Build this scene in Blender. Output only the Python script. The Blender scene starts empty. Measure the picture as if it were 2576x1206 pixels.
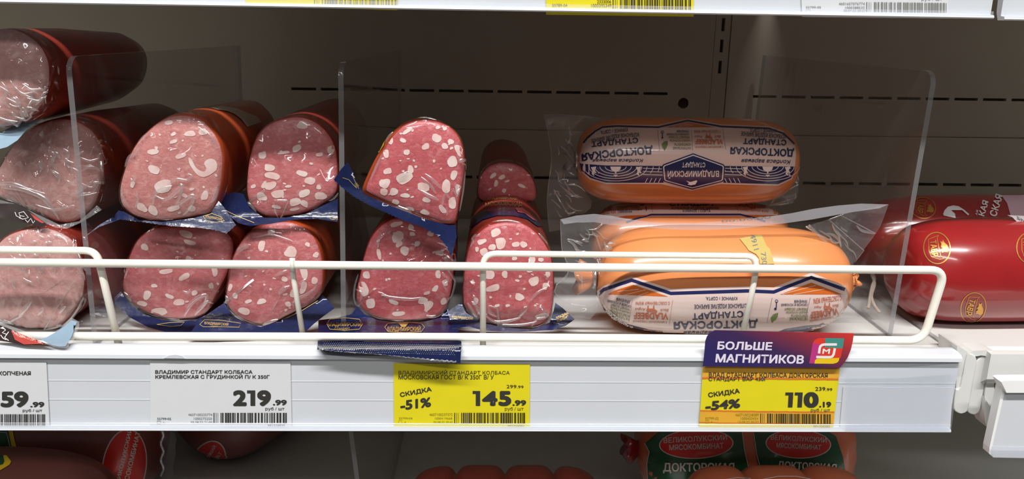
import bpy, bmesh, math, random
from mathutils import Vector, Matrix, noise
from mathutils.bvhtree import BVHTree
from mathutils.geometry import tessellate_polygon

scene = bpy.context.scene
COL = scene.collection

# ------------------------------------------------------------------ camera
F = 2000.0
CX, CY = 1288.0, 603.0
PITCH, YAW, ROLL = math.radians(14.8), math.radians(1.6), 0.0155
CAM = Vector((0.0, 0.0, 1.35))
ROT = (Matrix.Rotation(-YAW, 3, 'Z') @ Matrix.Rotation(math.pi / 2 - PITCH, 3, 'X') @ Matrix.Rotation(ROLL, 3, 'Z'))
cam_data = bpy.data.cameras.new('camera')
cam_data.sensor_width = 36.0
cam_data.lens = 36.0 * F / 2576.0
cam_data.clip_start = 0.01
cam = bpy.data.objects.new('camera', cam_data)
COL.objects.link(cam)
cam.matrix_world = Matrix.Translation(CAM) @ ROT.to_4x4()
scene.camera = cam

# ------------------------------------------------------------------ light
def lin(c):
    c = c / 255.0
    return c / 12.92 if c <= 0.04045 else ((c + 0.055) / 1.055) ** 2.4
def rgb(r, g, b):
    return (lin(r), lin(g), lin(b), 1.0)

world = bpy.data.worlds.new('store_light')
scene.world = world
world.use_nodes = True
bgn = world.node_tree.nodes['Background']
bgn.inputs[0].default_value = (1.0, 0.975, 0.95, 1)
bgn.inputs[1].default_value = 0.11

def ceiling_lamp(name, loc, aim, sx, sy, power, col):
    ld = bpy.data.lights.new(name, 'AREA')
    ld.shape = 'RECTANGLE'; ld.size = sx; ld.size_y = sy; ld.energy = power; ld.color = col
    lo = bpy.data.objects.new(name, ld); COL.objects.link(lo)
    lo.location = loc
    lo.rotation_euler = (Vector(aim) - Vector(loc)).to_track_quat('-Z', 'Y').to_euler()
    return lo
# long ceiling luminaire over the aisle: steep light from the front
ceiling_lamp('ceiling_lamp_aisle_offscreen', (0.0, -1.20, 1.35 + 2.70), (0, 0.45, 1.25), 3.4, 0.13, 268, (1.0, 0.985, 0.97))
# next row of ceiling luminaires (the second long streak on the glossy red casing)
ceiling_lamp('ceiling_lamp_next_row_offscreen', (-0.6, -3.10, 4.05), (0, 0.5, 1.25), 3.4, 0.15, 78, (1.0, 0.985, 0.97))

scene.view_settings.view_transform = 'Standard'
scene.view_settings.look = 'None'
scene.view_settings.exposure = -0.52
scene.view_settings.gamma = 1.0
scene.view_settings.use_curve_mapping = False
scene.cycles.max_bounces = 8
scene.cycles.transparent_max_bounces = 24
scene.cycles.caustics_reflective = False
scene.cycles.caustics_refractive = False

# ------------------------------------------------------------------ pixels to rays
def ray(x, y):
    return (ROT @ Vector(((x - CX) / F, -(y - CY) / F, -1.0))).normalized()
def at(x, y, Y):
    d = ray(x, y)
    return CAM + d * ((Y - CAM.y) / d.y)
def atz(x, y, Z):
    d = ray(x, y)
    return CAM + d * ((Z - CAM.z) / d.z)
def zat(y, Y, x=1200):
    return at(x, y, Y).z
def xat(x, Y, y=900):
    return at(x, y, Y).x

RNG = random.Random(7)

# ------------------------------------------------------------------ materials
MATS = {}
def principled(name, col, rough=0.5, metal=0.0, spec=0.5, coat=0.0, coat_rough=0.05, var=0.0, vscale=40.0, bump=0.0, bscale=300.0, alt=None, sss=0.0, emit=None):
    if name in MATS: return MATS[name]
    m = bpy.data.materials.new(name); m.use_nodes = True
    nt = m.node_tree; N = nt.nodes; L = nt.links
    b = N['Principled BSDF']
    b.inputs['Base Color'].default_value = col
    b.inputs['Roughness'].default_value = rough
    b.inputs['Metallic'].default_value = metal
    b.inputs['Specular IOR Level'].default_value = spec
    b.inputs['Coat Weight'].default_value = coat
    b.inputs['Coat Roughness'].default_value = coat_rough
    if sss:
        b.inputs['Subsurface Weight'].default_value = sss
        b.inputs['Subsurface Scale'].default_value = 0.004
        b.inputs['Subsurface Radius'].default_value = (1.0, 0.35, 0.25)
    tc = N.new('ShaderNodeTexCoord')
    if var > 0 or alt:
        nz = N.new('ShaderNodeTexNoise'); nz.inputs['Scale'].default_value = vscale; nz.inputs['Detail'].default_value = 4
        L.new(tc.outputs['Object'], nz.inputs['Vector'])
        mx = N.new('ShaderNodeMix'); mx.data_type = 'RGBA'
        a = col
        bb = alt if alt else tuple(max(0, c * (1 - var)) for c in col[:3]) + (1,)
        mx.inputs['A'].default_value = a; mx.inputs['B'].default_value = bb
        rp = N.new('ShaderNodeMapRange'); rp.inputs[1].default_value = 0.35; rp.inputs[2].default_value = 0.65
        L.new(nz.outputs['Fac'], rp.inputs[0]); L.new(rp.outputs[0], mx.inputs['Factor'])
        L.new(mx.outputs['Result'], b.inputs['Base Color'])
    if bump > 0:
        nb = N.new('ShaderNodeTexNoise'); nb.inputs['Scale'].default_value = bscale; nb.inputs['Detail'].default_value = 3
        L.new(tc.outputs['Object'], nb.inputs['Vector'])
        bp = N.new('ShaderNodeBump'); bp.inputs['Strength'].default_value = bump; bp.inputs['Distance'].default_value = 0.001
        L.new(nb.outputs['Fac'], bp.inputs['Height']); L.new(bp.outputs['Normal'], b.inputs['Normal'])
        if coat: L.new(bp.outputs['Normal'], b.inputs['Coat Normal'])
    MATS[name] = m
    return m

def meat(name, base, dark, light, speck=0.5, fine=420.0, smear=140.0):
    """cut sausage face: ground pink meat with darker shreds and fine pale specks"""
    m = bpy.data.materials.new(name); m.use_nodes = True
    nt = m.node_tree; N = nt.nodes; L = nt.links
    b = N['Principled BSDF']
    b.inputs['Roughness'].default_value = 0.38
    b.inputs['Subsurface Weight'].default_value = 0.0
    tc = N.new('ShaderNodeTexCoord')
    mp = N.new('ShaderNodeMapping'); mp.inputs['Scale'].default_value = (1.0, 1.0, 1.25); mp.inputs['Rotation'].default_value = (0, 0.3, 0)
    L.new(tc.outputs['Object'], mp.inputs['Vector'])
    def nz(scale, det, dist, lo, hi):
        n = N.new('ShaderNodeTexNoise'); n.inputs['Scale'].default_value = scale; n.inputs['Detail'].default_value = det
        n.inputs['Distortion'].default_value = dist
        L.new(mp.outputs['Vector'], n.inputs['Vector'])
        r = N.new('ShaderNodeMapRange'); r.inputs[1].default_value = lo; r.inputs[2].default_value = hi
        L.new(n.outputs['Fac'], r.inputs[0]); return r.outputs[0]
    def mix(a, bcol, fac, k=1.0):
        x = N.new('ShaderNodeMix'); x.data_type = 'RGBA'
        if isinstance(a, tuple): x.inputs['A'].default_value = a
        else: L.new(a, x.inputs['A'])
        x.inputs['B'].default_value = bcol
        mu = N.new('ShaderNodeMath'); mu.operation = 'MULTIPLY'; mu.inputs[1].default_value = k
        L.new(fac, mu.inputs[0]); L.new(mu.outputs[0], x.inputs['Factor'])
        return x.outputs['Result']
    c = mix(base, dark, nz(smear, 3, 1.0, 0.46, 0.70), 0.42)
    c = mix(c, light, nz(fine * 0.6, 3, 0.8, 0.52, 0.70), speck)
    c = mix(c, dark, nz(fine * 0.9, 3, 1.5, 0.64, 0.70), 0.7)
    L.new(c, b.inputs['Base Color'])
    bp = N.new('ShaderNodeBump'); bp.inputs['Strength'].default_value = 0.25; bp.inputs['Distance'].default_value = 0.0006
    L.new(nz(fine, 4, 0.5, 0.3, 0.7), bp.inputs['Height']); L.new(bp.outputs['Normal'], b.inputs['Normal'])
    MATS[name] = m
    return m

def film(name, tint=(1, 1, 1, 1), haze=0.0, hazecol=(0.8, 0.8, 0.8, 1), rough=0.06, ior=1.45, bump=0.6, scale=120.0, stretch=(1, 1, 1), ridged=True, dist=0.002):
    """clear plastic: transparent with a fresnel gloss, wrinkles as relief, optional milky haze"""
    m = bpy.data.materials.new(name); m.use_nodes = True
    nt = m.node_tree; N = nt.nodes; L = nt.links
    N.remove(N['Principled BSDF'])
    out = N['Material Output']
    tr = N.new('ShaderNodeBsdfTransparent'); tr.inputs[0].default_value = tint
    gl = N.new('ShaderNodeBsdfGlossy'); gl.inputs['Roughness'].default_value = rough
    gl.inputs['Color'].default_value = (1, 1, 1, 1)
    # Schlick reflectance from the facing angle (the same from both sides of a thin sheet)
    lw = N.new('ShaderNodeLayerWeight'); lw.inputs['Blend'].default_value = 0.5
    pw = N.new('ShaderNodeMath'); pw.operation = 'POWER'; pw.inputs[1].default_value = 5.0
    L.new(lw.outputs['Facing'], pw.inputs[0])
    f0 = ((ior - 1) / (ior + 1)) ** 2
    fr = N.new('ShaderNodeMath'); fr.operation = 'MULTIPLY_ADD'; fr.inputs[1].default_value = 1 - f0; fr.inputs[2].default_value = f0
    L.new(pw.outputs[0], fr.inputs[0])
    if bump > 0:
        tc = N.new('ShaderNodeTexCoord')
        mp = N.new('ShaderNodeMapping'); mp.inputs['Scale'].default_value = stretch
        L.new(tc.outputs['Object'], mp.inputs['Vector'])
        nz = N.new('ShaderNodeTexNoise'); nz.inputs['Scale'].default_value = scale; nz.inputs['Detail'].default_value = 1.5
        nz.inputs['Distortion'].default_value = 1.2
        if ridged:
            nz.noise_type = 'RIDGED_MULTIFRACTAL'
        L.new(mp.outputs['Vector'], nz.inputs['Vector'])
        bp = N.new('ShaderNodeBump'); bp.inputs['Strength'].default_value = bump; bp.inputs['Distance'].default_value = dist
        L.new(nz.outputs['Fac'], bp.inputs['Height'])
        L.new(bp.outputs['Normal'], gl.inputs['Normal'])
    base = tr.outputs[0]
    if haze > 0:
        df = N.new('ShaderNodeBsdfDiffuse'); df.inputs[0].default_value = hazecol
        mh = N.new('ShaderNodeMixShader'); mh.inputs[0].default_value = haze
        L.new(tr.outputs[0], mh.inputs[1]); L.new(df.outputs[0], mh.inputs[2]); base = mh.outputs[0]
    mx = N.new('ShaderNodeMixShader')
    L.new(fr.outputs[0], mx.inputs[0]); L.new(base, mx.inputs[1]); L.new(gl.outputs[0], mx.inputs[2])
    L.new(mx.outputs[0], out.inputs['Surface'])
    MATS[name] = m
    return m

# ------------------------------------------------------------------ objects
def tag(o, label=None, cat=None, group=None, kind=None):
    if label: o['label'] = label
    if cat: o['category'] = cat
    if group: o['group'] = group
    if kind: o['kind'] = kind
    return o
ORIG = {}
def empty(name, loc, label=None, cat=None, group=None):
    o = bpy.data.objects.new(name, None); COL.objects.link(o)
    o.location = loc; o.empty_display_size = 0.02
    ORIG[o.name] = Vector(loc)
    return tag(o, label, cat, group)
def mesh_obj(name, verts, faces, mat, parent=None, smooth=False, origin=None, mats=None, fmat=None):
    """verts are world coordinates"""
    if parent is not None: org = ORIG[parent.name]
    elif origin is not None: org = Vector(origin)
    else: org = Vector((0, 0, 0))
    me = bpy.data.meshes.new(name)
    me.from_pydata([tuple(Vector(v) - org) for v in verts], [], [tuple(f) for f in faces])
    me.update()
    if mats:
        for mm in mats: me.materials.append(mm)
        if fmat:
            for p, i in zip(me.polygons, fmat): p.material_index = i
    else:
        me.materials.append(mat)
    if smooth:
        me.shade_smooth() if hasattr(me, 'shade_smooth') else [setattr(p, 'use_smooth', True) for p in me.polygons]
    o = bpy.data.objects.new(name, me); COL.objects.link(o)
    if parent is not None:
        o.parent = parent
    elif origin is not None:
        o.location = org
    ORIG[o.name] = org
    return o
def bvh_of(o):
    org = ORIG[o.name]
    return BVHTree.FromPolygons([v.co + org for v in o.data.vertices], [tuple(p.vertices) for p in o.data.polygons])

def fix_normals(verts, faces):
    bm = bmesh.new()
    vs = [bm.verts.new(v) for v in verts]
    for f in faces:
        try: bm.faces.new([vs[i] for i in f])
        except ValueError: pass
    bmesh.ops.recalc_face_normals(bm, faces=bm.faces)
    bm.verts.index_update()
    V = [v.co.copy() for v in bm.verts]; Fc = [[v.index for v in f.verts] for f in bm.faces]
    bm.free()
    return V, Fc

def box(x0, x1, y0, y1, z0, z1, bev=0.0, seg=2):
    bm = bmesh.new()
    bmesh.ops.create_cube(bm, size=1.0)
    for v in bm.verts:
        v.co = Vector(((x0 + x1) / 2 + v.co.x * (x1 - x0), (y0 + y1) / 2 + v.co.y * (y1 - y0), (z0 + z1) / 2 + v.co.z * (z1 - z0)))
    if bev > 0:
        bmesh.ops.bevel(bm, geom=list(bm.edges), offset=bev, segments=seg, affect='EDGES', profile=0.5)
    bm.verts.index_update()
    V = [v.co.copy() for v in bm.verts]; Fc = [[v.index for v in f.verts] for f in bm.faces]
    bm.free()
    return V, Fc
def join(*parts):
    V, Fc = [], []
    for v, f in parts:
        o = len(V); V += list(v); Fc += [[i + o for i in g] for g in f]
    return V, Fc
def extrude_profile(prof, x0, x1, dx=None):
    """closed profile of (y, z) extruded along x"""
    n = len(prof)
    V = [Vector((x0, p[0], p[1])) for p in prof] + [Vector((x1, p[0], p[1])) for p in prof]
    Fc = [[i, (i + 1) % n, (i + 1) % n + n, i + n] for i in range(n)]
    Fc.append(list(range(n))[::-1]); Fc.append([i + n for i in range(n)])
    return fix_normals(V, Fc)
def prism(front, back):
    """closed solid between two outlines of equal length"""
    n = len(front)
    V = list(front) + list(back)
    tri = tessellate_polygon([[Vector(p) for p in front]])
    Fc = [list(t) for t in tri] + [[i + n for i in t][::-1] for t in tri] + [[i, (i + 1) % n, (i + 1) % n + n, i + n] for i in range(n)]
    return fix_normals(V, Fc)

def catmull(pts, n, closed=False):
    """resampled smooth curve through the points (any dimension)"""
    P = [Vector(p) for p in pts]; m = len(P)
    dense = []
    segs = m if closed else m - 1
    for i in range(segs):
        if closed:
            a, b, c, d = P[(i - 1) % m], P[i], P[(i + 1) % m], P[(i + 2) % m]
        else:
            a, b, c, d = P[max(i - 1, 0)], P[i], P[i + 1], P[min(i + 2, m - 1)]
        for k in range(10):
            t = k / 10
            dense.append(0.5 * ((2 * b) + (c - a) * t + (2 * a - 5 * b + 4 * c - d) * t * t + (3 * b - a - 3 * c + d) * t ** 3))
    if not closed: dense.append(P[-1])
    L = [0.0]
    seq = dense + ([dense[0]] if closed else [])
    for i in range(1, len(seq)): L.append(L[-1] + (seq[i] - seq[i - 1]).length)
    out = []
    cnt = n if closed else n - 1
    j = 0
    for k in range(n):
        s = L[-1] * k / cnt
        while j < len(L) - 2 and L[j + 1] < s: j += 1
        t = (s - L[j]) / max(1e-9, L[j + 1] - L[j])
        out.append(seq[j].lerp(seq[min(j + 1, len(seq) - 1)], min(1, max(0, t))))
    return out

def round_path(pts, r, seg=6):
    """polyline with filleted corners, r per point or one value"""
    P = [Vector(p) for p in pts]; out = [P[0]]
    for i in range(1, len(P) - 1):
        a, b, c = P[i - 1], P[i], P[i + 1]
        rr = min(r, (a - b).length * 0.49, (c - b).length * 0.49)
        p = b + (a - b).normalized() * rr; q = b + (c - b).normalized() * rr
        for k in range(seg + 1):
            t = k / seg
            out.append(p * (1 - t) ** 2 + b * 2 * t * (1 - t) + q * t * t)
    out.append(P[-1])
    return out
def tube(path, r, n=12, caps=True):
    P = [Vector(p) for p in path]
    V, Fc = [], []
    up = Vector((0, 1, 0)); prev = None
    for i, p in enumerate(P):
        t = (P[min(i + 1, len(P) - 1)] - P[max(i - 1, 0)]).normalized()
        if prev is None:
            u = t.cross(up)
            if u.length < 1e-3: u = t.cross(Vector((1, 0, 0)))
            u.normalize()
        else:
            u = (prev - t * prev.dot(t)).normalized()
        prev = u; w = t.cross(u)
        for k in range(n):
            a = 2 * math.pi * k / n
            V.append(p + (u * math.cos(a) + w * math.sin(a)) * r)
    for i in range(len(P) - 1):
        for k in range(n):
            Fc.append([i * n + k, i * n + (k + 1) % n, (i + 1) * n + (k + 1) % n, (i + 1) * n + k])
    if caps:
        Fc.append(list(range(n))[::-1]); Fc.append([len(V) - n + k for k in range(n)])
    return fix_normals(V, Fc)

# ------------------------------------------------------------------ flat shapes in the photograph's frame, laid onto surfaces
def poly2(pts):
    P = [Vector((p[0], p[1], 0)) for p in pts]
    return P, [list(t) for t in tessellate_polygon([P])]
def smooth2(pts, n=60):
    return [(p[0], p[1]) for p in catmull([(a, b, 0) for a, b in pts], n, closed=True)]
def ellipse2(cx, cy, rx, ry, ang=0, n=32):
    ca, sa = math.cos(math.radians(ang)), math.sin(math.radians(ang))
    return [(cx + rx * math.cos(t) * ca - ry * math.sin(t) * sa, cy + rx * math.cos(t) * sa + ry * math.sin(t) * ca)
            for t in [2 * math.pi * k / n for k in range(n)]]
def line2(pts, w, closed=False):
    """stroke of width w along a polyline: quads"""
    P = [Vector((p[0], p[1], 0)) for p in pts]
    n = len(P); L, R = [], []
    for i in range(n):
        if closed: t = P[(i + 1) % n] - P[i - 1]
        else: t = P[min(i + 1, n - 1)] - P[max(i - 1, 0)]
        t.normalize(); nn = Vector((-t.y, t.x, 0)) * (w / 2)
        L.append(P[i] + nn); R.append(P[i] - nn)
    V = L + R; Fc = []
    for i in range(n if closed else n - 1):
        j = (i + 1) % n
        Fc.append([i, j, j + n, i + n])
    return V, Fc
_TXT = {}
def glyphs(s, bold=0.0, shear=0.0, res=3):
    key = (s, bold, shear, res)
    if key in _TXT: return _TXT[key]
    cu = bpy.data.curves.new('t', 'FONT'); cu.body = s; cu.size = 1.0;  cu.shear = shear
    cu.resolution_u = res; cu.dimensions = '2D'; cu.fill_mode = 'BOTH'
    ob = bpy.data.objects.new('t', cu); COL.objects.link(ob)
    me = ob.to_mesh()
    V = [v.co.copy() for v in me.vertices]; Fc = [list(p.vertices) for p in me.polygons]
    ob.to_mesh_clear(); bpy.data.objects.remove(ob); bpy.data.curves.remove(cu)
    if bold > 0:
        V0, F0 = V, Fc; V, Fc = list(V0), list(F0)
        k_ = 8 if bold > 0.02 else 4
        for k in range(k_):
            a = 2 * math.pi * (k + 0.5) / k_; d = Vector((math.cos(a) * bold, math.sin(a) * bold, k + 1.0))
            o = len(V); V += [v + d for v in V0]; Fc += [[i + o for i in f] for f in F0]
    _TXT[key] = (V, Fc)
    return V, Fc
def text2(s, x0, y0, x1, y1, bold=0.015, shear=0.0, flip=False, rot=0.0, bend=0.0, res=3, skew=0.0):
    """text fitted to a pixel box; flip = upside down; rot in degrees (clockwise); bend lifts the ends"""
    V, Fc = glyphs(s, bold, shear, res)
    ax, bx = min(v.x for v in V), max(v.x for v in V); ay, by = min(v.y for v in V), max(v.y for v in V)
    w, h = x1 - x0, y1 - y0
    cx, cy = (x0 + x1) / 2, (y0 + y1) / 2
    ca, sa = math.cos(math.radians(rot)), math.sin(math.radians(rot))
    out = []
    for v in V:
        u = ((v.x - ax) / (bx - ax) - 0.5) * w; q = -((v.y - ay) / (by - ay) - 0.5) * h
        if flip: u, q = -u, -q
        q += bend * (2 * u / w) ** 2 + skew * u
        out.append(Vector((cx + u * ca - q * sa, cy + u * sa + q * ca, v.z)))
    return out, Fc
def one2(t, x0, y0, x1, y1, lean=0.0):
    """heavy figure one with a flag, as on the price tags"""
    q = [(0, 0), (1, 0), (1, 1), (0.42, 1), (0.42, 0.19), (0, 0.19)]
    return poly2([t(x0 + (x1 - x0) * a + lean * (y1 - y0) * (0.5 - b), y0 + (y1 - y0) * b) for a, b in q])
def cutgrid(V, Fc, cell):
    bm = bmesh.new()
    vs = [bm.verts.new(v) for v in V]
    for f in Fc:
        try: bm.faces.new([vs[i] for i in f])
        except ValueError: pass
    xs = [v.x for v in V]; ys = [v.y for v in V]
    cxn, cyn = (cell if isinstance(cell, tuple) else (cell, cell))
    if cxn:
        k = math.floor(min(xs) / cxn) + 1
        while k * cxn < max(xs):
            bmesh.ops.bisect_plane(bm, geom=bm.verts[:] + bm.edges[:] + bm.faces[:], plane_co=(k * cxn, 0, 0), plane_no=(1, 0, 0)); k += 1
    if cyn:
        k = math.floor(min(ys) / cyn) + 1
        while k * cyn < max(ys):
            bmesh.ops.bisect_plane(bm, geom=bm.verts[:] + bm.edges[:] + bm.faces[:], plane_co=(0, k * cyn, 0), plane_no=(0, 1, 0)); k += 1
    bmesh.ops.triangulate(bm, faces=bm.faces)
    bm.verts.index_update()
    out = [v.co.copy() for v in bm.verts], [[v.index for v in f.verts] for f in bm.faces]
    bm.free()
    return out
JOINED = {'barcode', 'embossed_seal', 'oval_mark', 'wave_ornament', 'symbol_print', 'emblem_mark'}
def merged(shapes):
    V, Fc = [], []
    for v, f in shapes:
        o = len(V); V += list(v); Fc += [[i + o for i in g] for g in f]
    return V, Fc
def lay(shapes, target, name, mat, parent, off=0.0002, cell=None, smooth=True):
    """lay flat shapes (pixel frame) as a thin print onto the surface of a thing"""
    if not isinstance(shapes, list): shapes = [shapes]
    if len(shapes) > 1 and name not in JOINED:
        bv = target if isinstance(target, BVHTree) else bvh_of(target)
        return [lay([q], bv, name, mat, parent, off, cell, smooth) for q in shapes][0]
    bvh = target if isinstance(target, BVHTree) else bvh_of(target)
    VV, FF = [], []
    for V, Fc in shapes:
        if cell: V, Fc = cutgrid(V, Fc, cell)
        base = len(VV)
        hits = []
        for v in V:
            d = ray(v.x, v.y)
            h = bvh.ray_cast(CAM, d)
            hits.append((h[0], h[1], d, v.z))
        ds = [(h[0] - CAM).length for h in hits if h[0] is not None]
        dm = sum(ds) / len(ds) if ds else 0.5
        for co, no, d, lz in hits:
            if co is None:
                near = bvh.find_nearest(CAM + d * dm)
                co, no = near[0], near[1]
            if no.dot(d) > 0: no = -no
            VV.append(co + no * (off + lz * 4e-6))
        for f in Fc: FF.append([i + base for i in f])
    # face towards the camera
    out = []
    for f in FF:
        a, b, c = VV[f[0]], VV[f[1]], VV[f[2]]
        n = (b - a).cross(c - a)
        out.append(f[::-1] if n.dot(a - CAM) > 0 else f)
    return mesh_obj(name, VV, out, mat, parent, smooth=smooth)
def sheet(name, pts, Yf, mat, parent, cell=14, wav=0.0, wscale=20.0, seed=0, smooth=True, thick=0.0):
    """a film sheet traced in the frame, standing at depth Yf(x, y) with gentle waves"""
    V, Fc = poly2(pts)
    V, Fc = cutgrid(V, Fc, cell)
    W = []
    for v in V:
        Y = Yf(v.x, v.y) if callable(Yf) else Yf
        p = at(v.x, v.y, Y)
        if wav: p = at(v.x, v.y, Y + wav * noise.noise(p * wscale + Vector((seed * 3.1, 0, 0))))
        W.append(p)
    o = mesh_obj(name, W, Fc, mat, parent, smooth=smooth)
    if thick:
        md = o.modifiers.new('thickness', 'SOLIDIFY'); md.thickness = thick; md.offset = 0
    return o
def lerpf(pairs):
    """piecewise linear function of y"""
    def f(x, y):
        if y <= pairs[0][0]: return pairs[0][1]
        for (a, b), (c, d) in zip(pairs, pairs[1:]):
            if y <= c: return b + (d - b) * (y - a) / (c - a)
        return pairs[-1][1]
    return f
def serrate(a, b, n, amp):
    """zigzag between two pixel points"""
    out = []
    dx, dy = b[0] - a[0], b[1] - a[1]; L = math.hypot(dx, dy); nx, ny = -dy / L, dx / L
    for k in range(n):
        t = k / n
        s = amp if k % 2 else 0
        out.append((a[0] + dx * t + nx * s, a[1] + dy * t + ny * s))
    return out
def serrate_path(pts, step, amp):
    out = []
    for a, b in zip(pts, pts[1:]):
        out += serrate(a, b, max(2, int(math.hypot(b[0] - a[0], b[1] - a[1]) / step) // 2 * 2), amp)
    out.append(pts[-1])
    return out
def T(cx, cy, k):
    """converter from a zoomed crop to frame pixels"""
    return lambda *p: (cx + p[0] / k, cy + p[1] / k)

# ------------------------------------------------------------------ key planes
RY = 0.42                    # front face of the price rails
WY = 0.775                   # back panel
DZ = CAM.z - 0.182           # top of the main shelf
LZ = CAM.z - 0.37            # top of the shelf below
XL, XR = -1.0, 1.0

M_wall = principled('painted_panel_grey', rgb(208, 197, 178), 0.55, var=0.06, vscale=6, bump=0.05, bscale=500)
M_shelf = principled('white_enamel', rgb(212, 212, 208), 0.35, var=0.04, vscale=15, bump=0.03, bscale=700)
M_rail = principled('white_rail_plastic', rgb(206, 210, 215), 0.3, var=0.03, vscale=30)
M_railw = principled('white_rail_lip_plastic', rgb(238, 239, 238), 0.28, var=0.03, vscale=30)
M_wire = principled('cream_powder_coat', rgb(240, 237, 224), 0.38, coat=0.3, coat_rough=0.2, var=0.04, vscale=60, bump=0.05, bscale=900)
M_acryl = film('clear_acrylic', tint=(0.95, 0.945, 0.945, 1), haze=0.025, hazecol=(0.6, 0.56, 0.56, 1), rough=0.03, ior=1.49, bump=0.0)
M_acryledge = film('acrylic_cut_edge', tint=(0.75, 0.76, 0.77, 1), haze=0.3, hazecol=(0.4, 0.4, 0.41, 1), rough=0.15, ior=1.49, bump=0.3, scale=300)
M_lip = film('clear_rail_lip', tint=(0.97, 0.98, 1, 1), haze=0.14, hazecol=(0.92, 0.93, 0.95, 1), rough=0.15, bump=0.0)
M_pocket = film('clear_pocket', tint=(0.97, 0.98, 1, 1), haze=0.06, hazecol=(0.9, 0.9, 0.9, 1), rough=0.08, bump=0.25, scale=60)
M_white = principled('white_paper', rgb(212, 214, 217), 0.6, var=0.02, vscale=80)
M_yellow = principled('yellow_paper', rgb(222, 208, 18), 0.55, var=0.04, vscale=60)
M_orange = principled('orange_paper_print', rgb(224, 168, 48), 0.55, var=0.08, vscale=60)
M_brick = principled('brick_orange_print', rgb(216, 118, 42), 0.55, var=0.1, vscale=90)
M_ink = principled('dark_ink', rgb(48, 48, 44), 0.6, var=0.1, vscale=200)
M_inkgrey = principled('grey_ink', rgb(128, 128, 124), 0.6, var=0.1, vscale=200)
M_inkyel = principled('brown_ink', rgb(66, 58, 20), 0.6, var=0.1, vscale=200)
M_inkfaint = principled('faint_ink', rgb(150, 138, 30), 0.6, var=0.1, vscale=200)

# ------------------------------------------------------------------ back wall with slots
def panel_mesh(x0, x1, z0, z1, Y, holes, depth=0.004):
    """sheet metal panel with real rectangular holes (x0, x1, z0, z1)"""
    V, Fc = [], []
    def quad(a, b, c, d):
        o = len(V); V.extend([a, b, c, d]); Fc.append([o, o + 1, o + 2, o + 3])
    zs = sorted(set([z0, z1] + [h[2] for h in holes] + [h[3] for h in holes]))
    for za, zb in zip(zs, zs[1:]):
        hs = sorted([h for h in holes if h[2] <= za + 1e-9 and h[3] >= zb - 1e-9])
        x = x0
        for h in hs:
            if h[0] > x: quad((x, Y, za), (h[0], Y, za), (h[0], Y, zb), (x, Y, zb))
            x = h[1]
        if x < x1: quad((x, Y, za), (x1, Y, za), (x1, Y, zb), (x, Y, zb))
    for a, b, c, d in holes:
        e = Y + depth
        quad((a, Y, c), (b, Y, c), (b, e, c), (a, e, c)); quad((a, Y, d), (a, e, d), (b, e, d), (b, Y, d))
        quad((a, Y, c), (a, e, c), (a, e, d), (a, Y, d)); quad((b, Y, c), (b, Y, d), (b, e, d), (b, e, c))
    e = Y + depth
    quad((x0, Y, z1), (x1, Y, z1), (x1, e, z1), (x0, e, z1)); quad((x0, Y, z0), (x0, e, z0), (x1, e, z0), (x1, Y, z0))
    quad((x0, Y, z0), (x0, Y, z1), (x0, e, z1), (x0, e, z0)); quad((x1, Y, z0), (x1, e, z0), (x1, e, z1), (x1, Y, z1))
    return V, Fc

ZTOP = CAM.z + 0.55
M_floor = principled('grey_floor_tile', rgb(150, 146, 140), 0.35, var=0.1, vscale=3)
fl_ = mesh_obj('floor', *box(-2.5, 2.5, -7.5, 0.85, -0.02, 0.0), M_floor, None, origin=(0, 0, 0)); tag(fl_, kind='structure')
zseam = zat(326, WY, 1300)
xu0, xu1 = xat(1797, WY, 100), xat(1838, WY, 100)
wall = empty('wall_back', (0, WY, LZ)); tag(wall, kind='structure')
zrow = zat(233, WY, 1450); pitch = (xat(1650, WY, 237) - xat(1650 - 73, WY, 236)); sl = pitch * 0.84
holesA = []
xs = xat(1680, WY, 238) - sl
for k in range(13):
    a = xs - k * pitch
    holesA.append((a, a + sl, zrow - 0.0013, zrow + 0.0013))
rc = at(1719, 260, WY); rr = 0.0052
holesA.append((rc.x - rr, rc.x + rr, rc.z - rr, rc.z + rr))
pm = panel_mesh(XL, xu0, zseam, ZTOP, WY, [h for h in holesA])
# round the one big hole: fill the corners of its square
n = 32; V0, F0 = pm; o = len(V0)
ring = [(rc.x + rr * math.cos(2 * math.pi * k / n), WY, rc.z + rr * math.sin(2 * math.pi * k / n)) for k in range(n)]
sq = []
for k in range(n):
    c, s = math.cos(2 * math.pi * k / n), math.sin(2 * math.pi * k / n); q = rr / max(abs(c), abs(s)); sq.append((rc.x + q * c, WY, rc.z + q * s))
V0 += ring + sq; F0 += [[o + k, o + (k + 1) % n, o + n + (k + 1) % n, o + n + k] for k in range(n)]
mesh_obj('panel', V0, F0, M_wall, wall)
zrow2 = zat(446, WY - 0.003, 1200)
holesB = [(xs - k * pitch + pitch * 0.3, xs - k * pitch + pitch * 0.3 + sl, zrow2 - 0.0015, zrow2 + 0.0015) for k in range(14)]
mesh_obj('panel', *panel_mesh(XL, xu0, LZ - 0.02, zseam - 0.0004, WY - 0.003, holesB), M_wall, wall)
# upright between the panels, with its vertical slots
holesU = []
zu = zat(62, WY, 1815); xm = (xu0 + xu1) / 2
for k in range(-6, 3):
    zz = zu - k * (zat(62, WY, 1815) - zat(116, WY, 1815))
    holesU.append((xm - 0.0016, xm + 0.0016, zz - 0.006, zz + 0.006))
mesh_obj('upright', *panel_mesh(xu0 + 0.0006, xu1 - 0.0006, LZ - 0.02, ZTOP, WY + 0.001, holesU), M_wall, wall)
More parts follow.
